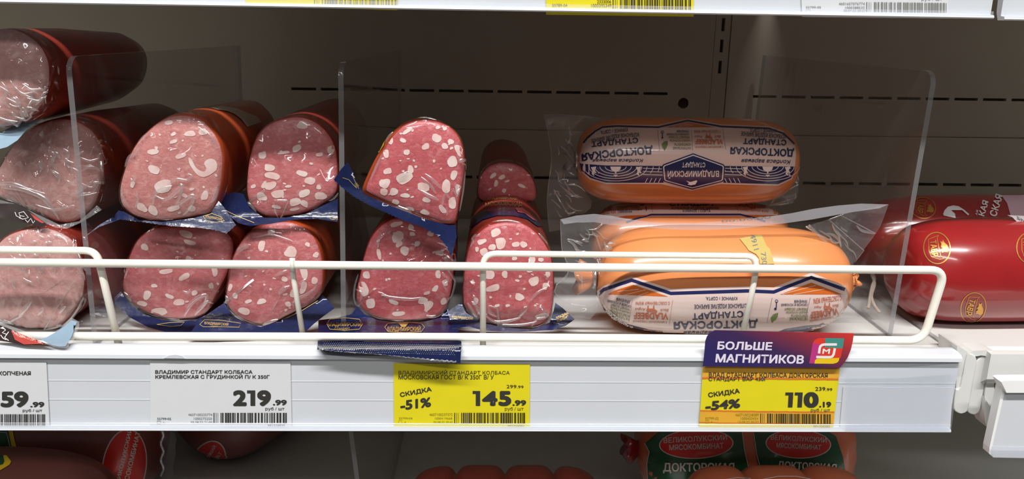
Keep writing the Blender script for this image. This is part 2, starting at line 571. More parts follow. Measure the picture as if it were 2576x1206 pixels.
# right hand panels
zr1, zr2 = zat(250, WY, 2430), zat(464, WY, 2430)
x0s = xat(2401, WY, 250); pr = xat(2473, WY, 250) - x0s
holesR = [(x0s + k * pr, x0s + k * pr + pr * 0.82, zr1 - 0.0013, zr1 + 0.0013) for k in range(-7, 5)]
zseamR = zat(345, WY, 2400)
mesh_obj('panel', *panel_mesh(xu1, XR, zseamR, ZTOP, WY, holesR), M_wall, wall)
holesS = [(a, b, zr2 - 0.0015, zr2 + 0.0015) for a, b, _, _ in holesR]
mesh_obj('panel', *panel_mesh(xu1, XR, LZ - 0.02, zseamR - 0.0004, WY - 0.003, holesS), M_wall, wall)
mesh_obj('cavity', *box(XL, XR, WY + 0.02, WY + 0.03, LZ - 0.02, ZTOP), M_wall, wall)

# ------------------------------------------------------------------ shelves
xend = xat(2411, 0.43, 885)       # right end of the main shelf
xr0 = xat(2428, 0.43, 885)        # left end of the neighbouring shelf
shelf = empty('refrigerator_shelf', (0, 0.6, DZ - 0.03), 'white enamel shelf carrying the sliced sausages and the wire guard', 'shelf')
mesh_obj('shelf_deck', *box(XL, xend, 0.4435, WY - 0.006, DZ - 0.022, DZ, 0.0015), M_shelf, shelf)
mesh_obj('front_edge', *extrude_profile([(0.4440, DZ - 0.0006), (0.4305, zat(878, 0.4305)), (0.4305, zat(888, 0.4305)), (0.4440, zat(894, 0.43))], XL, xend), M_shelf, shelf)
mesh_obj('side_cover', *prism([at(x, y, 0.424) for x, y in [(2408, 872), (2432, 884), (2431, 900), (2419, 978), (2405, 982)]],
                              [at(x, y, 0.424) + Vector((0, 0.02, 0)) for x, y in [(2408, 872), (2432, 884), (2431, 900), (2419, 978), (2405, 982)]]), M_shelf, shelf)
def bracket(pts, Y, parent):
    f = [at(x, y, Y) for x, y in pts]
    v, fc = prism(f, [p + Vector((0, 0.012, 0)) for p in f])
    o = mesh_obj('bracket_flange', v, fc, M_shelf, parent)
    md = o.modifiers.new('bevel', 'BEVEL'); md.width = 0.0008; md.segments = 2
    return o
bracket(smooth2([(2405, 980), (2416, 975), (2433, 893), (2442, 892), (2453, 896), (2457, 905), (2456, 918), (2447, 965), (2436, 1028), (2430, 1038), (2418, 1042), (2403, 1035), (2400, 1020)], 44), 0.423, shelf)

nshelf = empty('refrigerator_shelf', (xr0 + 0.1, 0.6, DZ - 0.03), 'white shelf end beside the gap, under the dark red sausages', 'shelf')
mesh_obj('shelf_deck', *box(xr0, XR, 0.4415, WY - 0.006, DZ - 0.022, DZ, 0.002), M_shelf, nshelf)
mesh_obj('front_edge', *extrude_profile([(0.4395, DZ - 0.0012), (0.424, zat(884, 0.424, 2500)), (0.420, zat(892, 0.42, 2500)), (0.420, zat(955, 0.42, 2540)), (0.427, zat(965, 0.427, 2540)), (0.4395, DZ - 0.02)], xat(2492, 0.42), XR), M_shelf, nshelf)
mesh_obj('front_edge', *prism([at(x, y, 0.424) for x, y in smooth2([(2440, 890), (2452, 883), (2500, 884), (2510, 900), (2500, 960), (2505, 1000), (2502, 1030), (2490, 1035), (2480, 1020), (2478, 985), (2493, 918), (2485, 900), (2470, 895), (2450, 898)], 40)],
                               [at(x, y, 0.424) + Vector((0, 0.012, 0)) for x, y in smooth2([(2440, 890), (2452, 883), (2500, 884), (2510, 900), (2500, 960), (2505, 1000), (2502, 1030), (2490, 1035), (2480, 1020), (2478, 985), (2493, 918), (2485, 900), (2470, 895), (2450, 898)], 40)]), M_shelf, nshelf)
mesh_obj('deck_gap', *box(xr0, XR, 0.4395, 0.4415, DZ - 0.02, DZ - 0.014), M_shelf, nshelf)
bracket(smooth2([(2433, 1030), (2440, 1000), (2453, 925), (2458, 908), (2468, 899), (2478, 898), (2486, 908), (2486, 920), (2475, 980), (2466, 1030), (2460, 1040), (2450, 1044), (2440, 1041)], 44), 0.425, nshelf)
bracket(smooth2([(2478, 1000), (2483, 1010), (2492, 1025), (2505, 1032), (2512, 1030), (2508, 1045), (2505, 1076), (2492, 1080), (2483, 1075), (2477, 1050)], 34), 0.422, nshelf)

lshelf = empty('refrigerator_shelf', (0, 0.6, LZ - 0.03), 'lower white shelf carrying the packs with red ovals and the tied sausages', 'shelf')
mesh_obj('shelf_deck', *box(XL, XR, 0.43, WY - 0.006, LZ - 0.022, LZ, 0.0015), M_shelf, lshelf)
mesh_obj('front_edge', *box(XL, XR, 0.42, 0.43, LZ - 0.03, LZ - 0.002, 0.002), M_shelf, lshelf)

UB = zat(27, RY, 1200)           # lower edge of the upper rail
ushelf = empty('refrigerator_shelf', (0, 0.6, UB + 0.03), 'upper white shelf above the sausages, seen only by its price rail', 'shelf')
mesh_obj('shelf_deck', *box(XL, xat(2492, RY, 30), 0.436, WY - 0.006, UB + 0.030, UB + 0.05, 0.0015), M_shelf, ushelf)
ushelf2 = empty('refrigerator_shelf', (0.75, 0.6, UB + 0.03), 'neighbouring upper white shelf beyond the narrow gap', 'shelf')
mesh_obj('shelf_deck', *box(xat(2519, RY, 30), XR, 0.436, WY - 0.006, UB + 0.030, UB + 0.05, 0.0015), M_shelf, ushelf2)

# ------------------------------------------------------------------ price rails
def rail(label, x0, x1, ztop, zbot, zlip, Y=RY, top=True):
    """channel section: rolled top lip, flat face, clear bottom lip"""
    r = empty('price_rail', ((x0 + x1) / 2, Y, zbot), label, 'price rail')
    prof = []
    if top:
        prof += [(Y + 0.0088, ztop + 0.0036), (Y + 0.006, ztop + 0.0038), (Y - 0.0005, ztop + 0.0030), (Y - 0.0024, ztop + 0.0014), (Y - 0.0028, ztop - 0.0006), (Y - 0.0022, ztop - 0.0010), (Y + 0.0006, ztop - 0.0004), (Y, ztop - 0.0022)]
    else:
        prof += [(Y + 0.0088, ztop), (Y, ztop)]
    prof += [(Y, zbot + 0.0022), (Y - 0.003, zbot + 0.0018), (Y - 0.0036, zbot + 0.0006), (Y - 0.003, zbot), (Y + 0.002, zbot), (Y + 0.004, zbot + 0.004), (Y + 0.006, ztop - 0.008), (Y + 0.0088, ztop - 0.004)]
    mesh_obj('channel', *extrude_profile(prof, x0, x1), M_rail, r)
    mesh_obj('clear_lip', *box(x0, x1 - 0.0005, Y - 0.0034, Y - 0.0026, zbot + 0.0012, zlip, 0.0002, 1), M_lip, r)
    # shallow ribs of the extrusion
    for q in (0.34, 0.60):
        z = zbot + (ztop - zbot) * (1 - q)
        mesh_obj('rib', *box(x0, x1, Y - 0.00015, Y + 0.0005, z - 0.0003, z + 0.0003), M_rail, r)
    return r
xre = xat(2398, RY, 1000)
main_rail = rail('long white price rail along the shelf of sliced sausages', XL, xre, zat(899, RY), zat(1080, RY), zat(1060, RY))
up_rail = rail('white price rail along the top of the picture above the sausages', XL, xat(2493, RY, 30), zat(-150, RY), UB, zat(8, RY), top=False)
up_rail2 = rail('short white price rail beyond the gap in the upper rail', xat(2519, RY, 30), XR, zat(-150, RY), UB - 0.0006, zat(8, RY), top=False)
right_rail = empty('price_rail', at(2560, 1150, 0.405), 'white price rail with a slanting end, hanging low beside the bracket flanges', 'price rail')
def slab(name, pts, Y, th, mat, parent):
    f = [at(x, y, Y) for x, y in pts]
    return mesh_obj(name, *prism(f, [p + Vector((0, th, 0)) for p in f]), mat, parent)
slab('channel', [(2528, 985), (2526, 994), (2493, 1138), (2494, 1147), (2499, 1152), (2900, 1160), (2900, 985)], 0.405, 0.004, M_rail, right_rail)
slab('top_lip', [(2519, 962), (2524, 959), (2900, 956), (2900, 989), (2532, 989), (2527, 978)], 0.4015, 0.008, M_railw, right_rail)
slab('end_face', [(2524, 964), (2520, 985), (2489, 1128), (2488, 1142), (2494, 1147), (2493, 1138), (2526, 994), (2530, 986)], 0.4045, 0.006, M_railw, right_rail)
slab('clear_lip', [(2497, 1124), (2493, 1140), (2498, 1150), (2900, 1157), (2900, 1130)], 0.4022, 0.0006, M_lip, right_rail)
# thumb notch in the rolled top lip
mesh_obj('thumb_notch', *prism([at(x, y, RY - 0.0031) for x, y in [(412, 902), (425, 895), (442, 893), (458, 896), (466, 903)]],
                               [at(x, y, RY - 0.0015) for x, y in [(412, 902), (425, 895), (442, 893), (458, 896), (466, 903)]]), M_rail, main_rail)

# ------------------------------------------------------------------ wire guard
FYW = 0.4315
guard = empty('wire_guard', (0.0, FYW, DZ), 'cream coated wire guard along the shelf edge in front of the sausages', 'wire guard')
def wire(name, pts, r, Y, rad=0.008):
    mesh_obj(name, *tube(round_path([at(p[0], p[1], p[2] if len(p) > 2 else Y) for p in pts], rad, 8), r, 14), M_wire, guard, smooth=True)
wire('outer_wire', [(-900, 653), (870, 668), (1600, 674), (2378, 680), (2322, 857), (1249, 849), (-900, 843)], 0.0024, FYW, 0.009)
wire('loop_wire', [(-900, 620), (243, 631), (257, 690), (299, 868)], 0.0021, FYW + 0.0044, 0.009)
wire('upright_wire', [(735, 650), (737, 690), (761, 838)], 0.0016, FYW + 0.0042, 0.004)
wire('loop_wire', [(1215, 873), (1215, 638), (1903, 645), (1899, 700), (1868, 842)], 0.0018, FYW + 0.0044, 0.008)
for x, y in ((735, 660), (738, 655)):
    p = at(x, y, FYW + 0.002)
wp = at(735, 662, FYW - 0.0005)
mesh_obj('weld_bead', *tube([at(733, 652, FYW - 0.001), at(734, 660, FYW - 0.0022), at(736, 670, FYW - 0.0026), at(737, 680, FYW - 0.001)], 0.0012, 8), M_wire, guard, smooth=True)

# ------------------------------------------------------------------ acrylic dividers
def divider(label, bf, tf, Yf, Yb, rad, thick=0.003, zbot=DZ, group=None):
    """clear panel standing on the shelf: bf/tf = bottom and top front corner pixels"""
    pb = at(bf[0], bf[1], Yf); pt = at(tf[0], tf[1], Yf)
    def X(z): return pb.x + (pt.x - pb.x) * (z - zbot) / (pt.z - zbot)
    zt = pt.z
    prof = [(Yf, zbot + 0.0005)]
    for k in range(9):
        a = math.pi / 2 * k / 8
        prof.append((Yf + rad - rad * math.cos(a), zt - rad + rad * math.sin(a)))
    prof += [(Yb, zt), (Yb, zbot + 0.0005)]
    n = len(prof)
    L = [Vector((X(z) - thick / 2, y, z)) for y, z in prof]; R = [Vector((X(z) + thick / 2, y, z)) for y, z in prof]
    V = L + R
    Fc = [list(range(n)), [i + n for i in range(n)][::-1]] + [[i, (i + 1) % n, (i + 1) % n + n, i + n] for i in range(n)]
    fm = [0, 0] + [1] * n
    V, _ = V, None
    o = mesh_obj('shelf_divider', V, Fc, None, origin=(pb.x, (Yf + Yb) / 2, zbot), mats=[M_acryl, M_acryledge], fmat=fm)
    bm = bmesh.new(); bm.from_mesh(o.data); bmesh.ops.recalc_face_normals(bm, faces=bm.faces); bm.to_mesh(o.data); bm.free()
    return tag(o, label, 'shelf divider', group)
divider('clear acrylic divider between the fine pink sausages and the pieces with fat cubes', (240, 868), (170, 142), 0.4397, 0.735, 0.0085)
divider('clear acrylic divider standing edge-on between two stacks of cut sausage', (864, 826), (857, 158), 0.459, 0.755, 0.0085)
divider('clear acrylic divider between the orange wrapped sausages and the dark red ones', (2238, 846), (2353, 180), 0.459, 0.755, 0.0085)

# ------------------------------------------------------------------ price tags
def flat_tag(name, label, cat, pts, Y, mat, thick=0.0003, group=None):
    f = [at(x, y, Y) for x, y in pts]
    o = sum((p for p in f), Vector()) / len(f)
    org = Vector((o.x, Y, min(p.z for p in f)))
    e = empty(name, org, label, cat, group)
    mesh_obj('paper', *prism(f, [p + Vector((0, thick, 0)) for p in f]), mat, e)
    plane = BVHTree.FromPolygons([(-3, Y, -1), (3, Y, -1), (3, Y, 3), (-3, Y, 3)], [(0, 1, 2, 3)])
    return e, plane
def bars(x0, x1, y0, y1, seed, lead=True, slope=0.0):
    r = random.Random(seed); out = []
    W = x1 - x0
    def bar(a, b): out.append(poly2([(a, y0 + slope * (a - x0)), (b, y0 + slope * (a - x0)), (b, y1 + slope * (a - x0)), (a, y1 + slope * (a - x0))]))
    x = x0
    if lead:
        for w, g in ((0.012, 0.02), (0.006, 0.018), (0.004, 0.035)):
            bar(x, x + w * W); x += (w + g) * W
    while x < x1 - 0.01 * W:
        w = r.choice((0.008, 0.012, 0.02, 0.02, 0.026)) * W
        bar(x, min(x + w, x1)); x += w + r.choice((0.006, 0.008, 0.012, 0.02)) * W
    return out
def tx(t, s, x0, y0, x1, y1, **k):
    a = t(x0, y0); b = t(x1, y1)
    return text2(s, a[0], a[1], b[0], b[1], **k)

def bx(t, s, x0, y0, x1, y1, seed, **k):
    a = t(x0, y0); b = t(x1, y1)
    return bars(a[0], b[0], a[1], b[1], seed, **k)
TY = RY - 0.0007
# --- white 219.99
t = T(360, 900, 6.03)
e, b = flat_tag('price_tag', 'white paper price tag reading 219.99', 'price tag', [t(*p) for p in [(105, 60), (2235, 70), (2255, 1075), (110, 1070)]], TY, M_white)
lay([tx(t, 'ВЛАДИМИР СТАНДАРТ КОЛБАСА', 185, 190, 1660, 255, bold=0.022), tx(t, 'КРЕМЛЕВСКАЯ С ГРУДИНКОЙ П/ К 350Г', 187, 250, 1920, 330, bold=0.022),
     tx(t, '2', 1365, 495, 1572, 735, bold=0.055, res=8), one2(t, 1578, 498, 1702, 732), tx(t, '9', 1732, 495, 1940, 737, bold=0.055, res=8), tx(t, '.99', 1970, 640, 2180, 725, bold=0.045), tx(t, 'руб / шт', 1855, 752, 2145, 810, bold=0.008),
     tx(t, '55799•05', 215, 912, 425, 948, bold=0.0)], b, 'lettering', M_ink, e)
lay(bx(t, '', 1070, 838, 2190, 1003, 3), b, 'barcode', M_ink, e)
lay([tx(t, '4607100235774', 685, 848, 1050, 885, bold=0), tx(t, '1000275250', 770, 908, 1045, 945, bold=0), tx(t, '03.08.22 21:00', 725, 965, 1050, 1002, bold=0),
     tx(t, 'PP1324920', 1895, 1012, 2150, 1050, bold=0), tx(t, 'А', 297, 972, 328, 1003, bold=0), line2([t(*p) for p in [(212, 965), (268, 965), (268, 1006), (212, 1006)]], 1.0, True)], b, 'lettering', M_inkgrey, e)
# --- white 59.99 at the frame's edge
t = T(0, 860, 2.576)
e, b = flat_tag('price_tag', 'white paper price tag reading 59.99, under the finest pale sausage pieces', 'price tag', [t(*p) for p in [(-580, 130), (300, 133), (322, 566), (-580, 560)]], TY, M_white)
lay([tx(t, 'КОПЧЕНАЯ', -8, 191, 200, 218, bold=0.022), tx(t, '59', 5, 322, 185, 425, bold=0.05, res=8), tx(t, '.99', 197, 390, 288, 425, bold=0.045), tx(t, 'руб / шт', 148, 436, 274, 460, bold=0.008)], b, 'lettering', M_ink, e)
lay(bx(t, '', -180, 470, 293, 545, 5), b, 'barcode', M_ink, e)
lay([tx(t, 'PP1310447', 165, 548, 276, 564, bold=0)], b, 'lettering', M_inkgrey, e)
# --- yellow 145.99
t = T(960, 890, 5.743)
e, b = flat_tag('price_tag', 'yellow price tag reading 145.99 with a 51 percent discount', 'price tag', [t(*p) for p in [(172, 145), (2142, 160), (2135, 1082), (180, 1078)]], TY, M_yellow)
lay([tx(t, 'ВЛАДИМИРСКИЙ СТАНДАРТ КОЛБАСА', 245, 236, 1850, 312, bold=0.003), tx(t, 'МОСКОВСКАЯ ГОСТ В/ К 350Г В/ У', 245, 308, 1620, 372, bold=0.012),
     tx(t, '299', 1805, 452, 1948, 500, bold=0.005), tx(t, '.99', 1955, 462, 2050, 500, bold=0.005), tx(t, 'руб / шт', 1780, 772, 2050, 835, bold=0.0)], b, 'lettering', M_inkyel, e)
lay([tx(t, 'СКИДКА', 262, 520, 725, 598, bold=0.03, rot=-11), tx(t, '-51%', 265, 655, 712, 795, bold=0.04, rot=-7, shear=0.1),
     one2(t, 1315, 540, 1423, 755), tx(t, '4', 1452, 540, 1674, 755, bold=0.055, res=8), tx(t, '5', 1688, 540, 1872, 757, bold=0.055, res=8), tx(t, '.99', 1890, 672, 2088, 753, bold=0.045)], b, 'lettering', M_ink, e)
lay(bx(t, '', 1050, 855, 2092, 1010, 8), b, 'barcode', M_inkyel, e)
lay([tx(t, '4607100237372', 690, 862, 1025, 900, bold=0), tx(t, '1000419668', 770, 920, 1020, 950, bold=0), tx(t, '02.08.22 20:42', 750, 975, 1028, 1003, bold=0), tx(t, '55799•04', 250, 920, 445, 950, bold=0),
     tx(t, 'PP1336061', 1825, 1025, 2055, 1058, bold=0), tx(t, 'А', 328, 978, 352, 1003, bold=0), line2([t(*p) for p in [(245, 968), (295, 968), (295, 1008), (245, 1008)]], 0.8, True)], b, 'lettering', M_inkfaint, e)
# --- yellow and orange 110.19
t = T(1740, 820, 4.307)
e, b = flat_tag('price_tag', 'yellow and orange price tag reading 110.19 with a 54 percent discount', 'price tag', [t(*p) for p in [(160, 432), (1605, 455), (1530, 1130), (80, 1117), (122, 455)]], TY - 0.0004, M_yellow)
lay([poly2([t(*p) for p in [(158, 440), (1604, 462), (1592, 572), (110, 558), (122, 456)]]), poly2([t(*p) for p in [(90, 930), (1545, 945), (1535, 1060), (80, 1048)]])], b, 'orange_print', M_orange, e, off=0.0001)
def ragged(pts, w, seed):
    r = random.Random(seed); P = catmull([(a, c, 0) for a, c in pts], 40)
    return line2([(p.x, p.y + r.uniform(-0.5, 0.5)) for p in P], w)
lay([ragged([t(160, 438), t(900, 448), t(1600, 458)], 3, 1), ragged([t(110, 566), t(800, 573), t(1588, 580)], 5, 2), ragged([t(88, 922), t(800, 932), t(1545, 938)], 4, 3), ragged([t(80, 1050), t(800, 1060), t(1535, 1065)], 3, 4)], b, 'brick_stripe', M_brick, e, off=0.00014)
lay([tx(t, 'ВЛАД СТАНДАРТ КОЛБАСА ДОКТОРСКАЯ', 185, 510, 1472, 568, bold=0.02, rot=0.3), tx(t, 'СТАНДАРТ ВАР 430Г', 182, 556, 815, 605, bold=0.02), tx(t, '239', 1337, 663, 1447, 703, bold=0.01), tx(t, '.99', 1450, 675, 1522, 705, bold=0.01),
     tx(t, 'СКИДКА', 177, 700, 520, 762, bold=0.03, rot=-8), tx(t, '-54%', 143, 805, 525, 905, bold=0.045, rot=-5, shear=0.12), one2(t, 1010, 722, 1095, 883, 0.06), one2(t, 1112, 722, 1197, 883, 0.06), tx(t, '0', 1212, 718, 1374, 887, bold=0.06, res=8), tx(t, '.19', 1380, 822, 1510, 883, bold=0.05), tx(t, 'руб / шт', 1290, 895, 1498, 942, bold=0.005)],
    b, 'lettering', M_ink, e, off=0.00025)
lay(bx(t, '', 742, 950, 1525, 1056, 12, slope=0.01), b, 'barcode', M_inkyel, e, off=0.00025)
lay([tx(t, '4607100238089', 472, 950, 725, 980, bold=0), tx(t, '1000420454', 530, 990, 718, 1018, bold=0), tx(t, '13.08.22 00:52', 500, 1030, 726, 1054, bold=0), tx(t, '55799-02', 147, 990, 290, 1017, bold=0), tx(t, 'PP1324283', 1320, 1075, 1495, 1102, bold=0),
     tx(t, 'А', 205, 1032, 226, 1052, bold=0), line2([t(*p) for p in [(147, 1028), (184, 1028), (184, 1054), (147, 1054)]], 0.8, True)], b, 'lettering', M_inkfaint, e, off=0.00025)

# --- promotion card above it
def grad_card():
    m = bpy.data.materials.new('card_print'); m.use_nodes = True; N = m.node_tree.nodes; L = m.node_tree.links
    bb = N['Principled BSDF']; bb.inputs['Roughness'].default_value = 0.4
    tc = N.new('ShaderNodeTexCoord'); sp = N.new('ShaderNodeSeparateXYZ'); L.new(tc.outputs['Object'], sp.inputs[0])
    a = N.new('ShaderNodeMath'); a.operation = 'MULTIPLY_ADD'; a.inputs[1].default_value = 9.0; a.inputs[2].default_value = 0.12; L.new(sp.outputs['X'], a.inputs[0])
    c = N.new('ShaderNodeMath'); c.operation = 'MULTIPLY_ADD'; c.inputs[1].default_value = 22.0; L.new(sp.outputs['Z'], c.inputs[0]); L.new(a.outputs[0], c.inputs[2])
    r = N.new('ShaderNodeValToRGB'); el = r.color_ramp.elements
    el[0].position = 0.0; el[0].color = rgb(40, 34, 92); el[1].position = 1.0; el[1].color = rgb(214, 52, 40)
    q = el.new(0.35); q.color = rgb(60, 36, 80); q = el.new(0.62); q.color = rgb(128, 44, 60)
    L.new(c.outputs[0], r.inputs[0]); L.new(r.outputs[0], bb.inputs['Base Color'])
    return m
M_card = grad_card()
M_cream = principled('cream_print', rgb(224, 216, 232), 0.4, var=0.02)
M_teal = principled('teal_print', rgb(66, 140, 130), 0.4, var=0.04)
M_red = principled('red_print', rgb(218, 58, 42), 0.4, var=0.04)
M_mag = principled('magenta_print', rgb(186, 52, 126), 0.4, var=0.04)
M_gold2 = principled('yellow_print', rgb(232, 194, 26), 0.4, var=0.04)
M_lwhite = principled('white_print', rgb(232, 228, 226), 0.4, var=0.02)
CYD = RY - 0.0042
card_pts = [t(*p) for p in [(122, 440), (135, 330), (148, 170), (165, 120), (200, 75), (255, 50), (1757, 85), (1748, 160), (1725, 260), (1690, 345), (1650, 405), (1608, 456)]]
e, b = flat_tag('promotion_card', 'purple to red promotion card with a square rounded emblem above the orange price tag', 'card', card_pts, CYD, M_card, 0.0004)
lay([tx(t, 'БОЛЬШЕ', 275, 172, 875, 262, bold=0.035, shear=0.08, rot=0.8), tx(t, 'МАГНИТИКОВ', 255, 310, 1213, 405, bold=0.035, shear=0.08, rot=0.9)], b, 'lettering', M_cream, e)
lay([poly2([t(*p) for p in [(1310, 190), (1330, 155), (1370, 135), (1445, 132), (1440, 190), (1400, 240), (1310, 190)]][:6])], b, 'emblem_red', M_red, e, off=0.0001)
lay([poly2([t(*p) for p in [(1310, 190), (1390, 200), (1385, 340), (1340, 370), (1330, 410), (1272, 408)]])], b, 'emblem_magenta', M_mag, e, off=0.00012)
lay([poly2([t(*p) for p in [(1445, 132), (1652, 136), (1635, 245), (1440, 235)]])], b, 'emblem_teal', M_teal, e, off=0.00014)
lay([poly2([t(*p) for p in [(1390, 200), (1450, 235), (1635, 245), (1612, 350), (1385, 350)]])], b, 'emblem_red', M_red, e, off=0.00013)
lay([poly2([t(*p) for p in [(1330, 410), (1335, 372), (1360, 355), (1600, 348), (1590, 385), (1570, 402), (1530, 412)]])], b, 'emblem_yellow', M_gold2, e, off=0.00016)
lay([line2([t(*p) for p in [(1378, 300), (1384, 250), (1392, 222), (1412, 207), (1440, 202), (1572, 202)]], 6.2), line2([t(*p) for p in [(1348, 338), (1500, 340), (1522, 332), (1536, 310), (1550, 243)]], 6.2),
     tx(t, 'M', 1412, 248, 1500, 304, bold=0.03, shear=0.1)], b, 'emblem_mark', M_lwhite, e, off=0.00022)

# --- torn insert and clear pocket at the rail's end
t = T(2080, 820, 3.125)
top = [(130, 482)]; r = random.Random(4)
for k in range(1, 18): top.append((130 + 860 * k / 18, 484 + r.uniform(-3.5, 3.5)))
e, b = flat_tag('paper_insert', 'blank white paper insert with a torn upper edge at the rail end', 'paper strip', [t(*p) for p in top + [(992, 485), (968, 838), (100, 826)]], TY, M_white)
fp = [at(*t(*p), RY - 0.0052) for p in [(150, 335), (600, 330), (1030, 300), (1018, 500), (975, 842), (150, 838)]]
o = mesh_obj('plastic_sleeve', *prism(fp, [p + Vector((0, 0.0002, 0)) for p in fp]), M_pocket, None, origin=tuple(sum(fp, Vector()) / 6))
tag(o, 'clear plastic sleeve over the blank insert at the rail end', 'plastic sleeve')
# --- tags of the upper rail
UY = RY - 0.0008
e, b = flat_tag('price_tag', 'slanting yellow price tag behind the upper rail lip, bent at its lower edge', 'price tag', [(617, -120), (999, -120), (999, 26), (618, 14)], UY, M_yellow)
lay(bars(790, 998, -40, 11, 21, slope=0.03), b, 'barcode', M_inkgrey, e)
e, b = flat_tag('price_tag', 'yellow price tag on the upper rail with 1000395349 beside its barcode', 'price tag', [(1374, -130), (1745, -126), (1745, 42), (1374, 37)], UY, M_yellow)
t = T(500, 0, 1.241)
lay(bars(1541, 1738, -6, 28, 22, slope=0.015), b, 'barcode', M_inkyel, e)
lay([text2('2333006', 1502, 0, 1537, 8, bold=0), text2('1000395349', 1487, 10, 1538, 18, bold=0), text2('55789-04', 1389, 10, 1427, 17, bold=0), text2('PP1354265', 1690, 30, 1737, 36, bold=0), line2([(1390, 20), (1400, 20), (1400, 27), (1390, 27)], 0.7, True)], b, 'lettering', M_inkyel, e)
e, b = flat_tag('price_tag', 'white price tag on the upper rail with 1000388532 beside its barcode', 'price tag', [(2012, -120), (2384, -112), (2386, 47), (2018, 43)], UY, M_white)
lay(bars(2179, 2382, 5, 29, 23, slope=0.012), b, 'barcode', M_inkgrey, e)
lay([text2('4601657076774', 2110, 6, 2175, 12.5, bold=0), text2('1000388532', 2126, 16, 2175, 22, bold=0), text2('55799-05', 2027, 15.5, 2065, 21, bold=0), text2('30.07.22 20:27', 2122, 24, 2177, 29, bold=0), text2('руб / шт', 2318, -7, 2370, 3, bold=0), line2([(2028, 24), (2038, 24), (2038, 30), (2028, 30)], 0.7, True)], b, 'lettering', M_inkgrey, e)

# ------------------------------------------------------------------ cut sausage pieces in film
M_meat_pale = meat('fine_pale_meat', rgb(200, 152, 147), rgb(176, 122, 116), rgb(222, 184, 177), 0.5, 300, 90)
M_meat = meat('coarse_pink_meat', rgb(195, 112, 114), rgb(164, 82, 86), rgb(212, 156, 155), 0.55)
M_meat2 = meat('coarse_red_meat', rgb(192, 96, 101), rgb(162, 66, 72), rgb(210, 138, 142), 0.5)
M_meat3 = meat('coarse_rosy_meat', rgb(198, 132, 128), rgb(168, 98, 96), rgb(218, 170, 162), 0.6)
M_fat = principled('fat_cube', rgb(236, 216, 208), 0.4, var=0.08, vscale=150, alt=rgb(226, 190, 184))
M_casing_or = principled('orange_brown_casing', rgb(196, 84, 44), 0.32, coat=0.5, var=0.15, vscale=40)
M_casing_rd = principled('dark_red_casing', rgb(146, 50, 38), 0.40, coat=0.25, var=0.2, vscale=40)
M_film_a = film('wrinkled_film', tint=(0.98, 0.97, 0.97, 1), rough=0.11, ior=1.75, bump=1.0, scale=60, stretch=(1.7, 1, 0.6), dist=0.012)
M_film_b = film('taut_film', tint=(0.98, 0.97, 0.97, 1), rough=0.10, ior=1.5, bump=1.0, scale=34, stretch=(1.4, 1, 0.8), dist=0.014)
M_film_c = film('creased_film', tint=(0.98, 0.97, 0.97, 1), rough=0.12, ior=1.75, bump=1.0, scale=80, stretch=(1.5, 1, 0.8), dist=0.012)
M_blue = principled('navy_blue_film', rgb(22, 33, 76), 0.22, coat=0.6, var=0.25, vscale=50, alt=rgb(18, 27, 62), bump=0.25, bscale=160)
M_pblue = principled('pale_blue_film', rgb(136, 160, 178), 0.22, coat=0.6, var=0.1, vscale=50, bump=0.25, bscale=160)
M_black = principled('black_film_print', rgb(44, 30, 30), 0.3, coat=0.4, var=0.2, vscale=60)
M_redfilm = principled('red_film_print', rgb(180, 70, 62), 0.3, coat=0.4, var=0.15, vscale=60)
M_gold = principled('gold_print', rgb(206, 172, 100), 0.35, metal=0.3, var=0.1, vscale=200)
M_seal = film('clear_seal', tint=(0.94, 0.94, 0.95, 1), haze=0.16, hazecol=(0.85, 0.85, 0.87, 1), rough=0.1, bump=0.6, scale=200, dist=0.001)
M_foil = principled('crimped_foil_edge', rgb(190, 190, 196), 0.25, metal=0.7, bump=0.9, bscale=420)

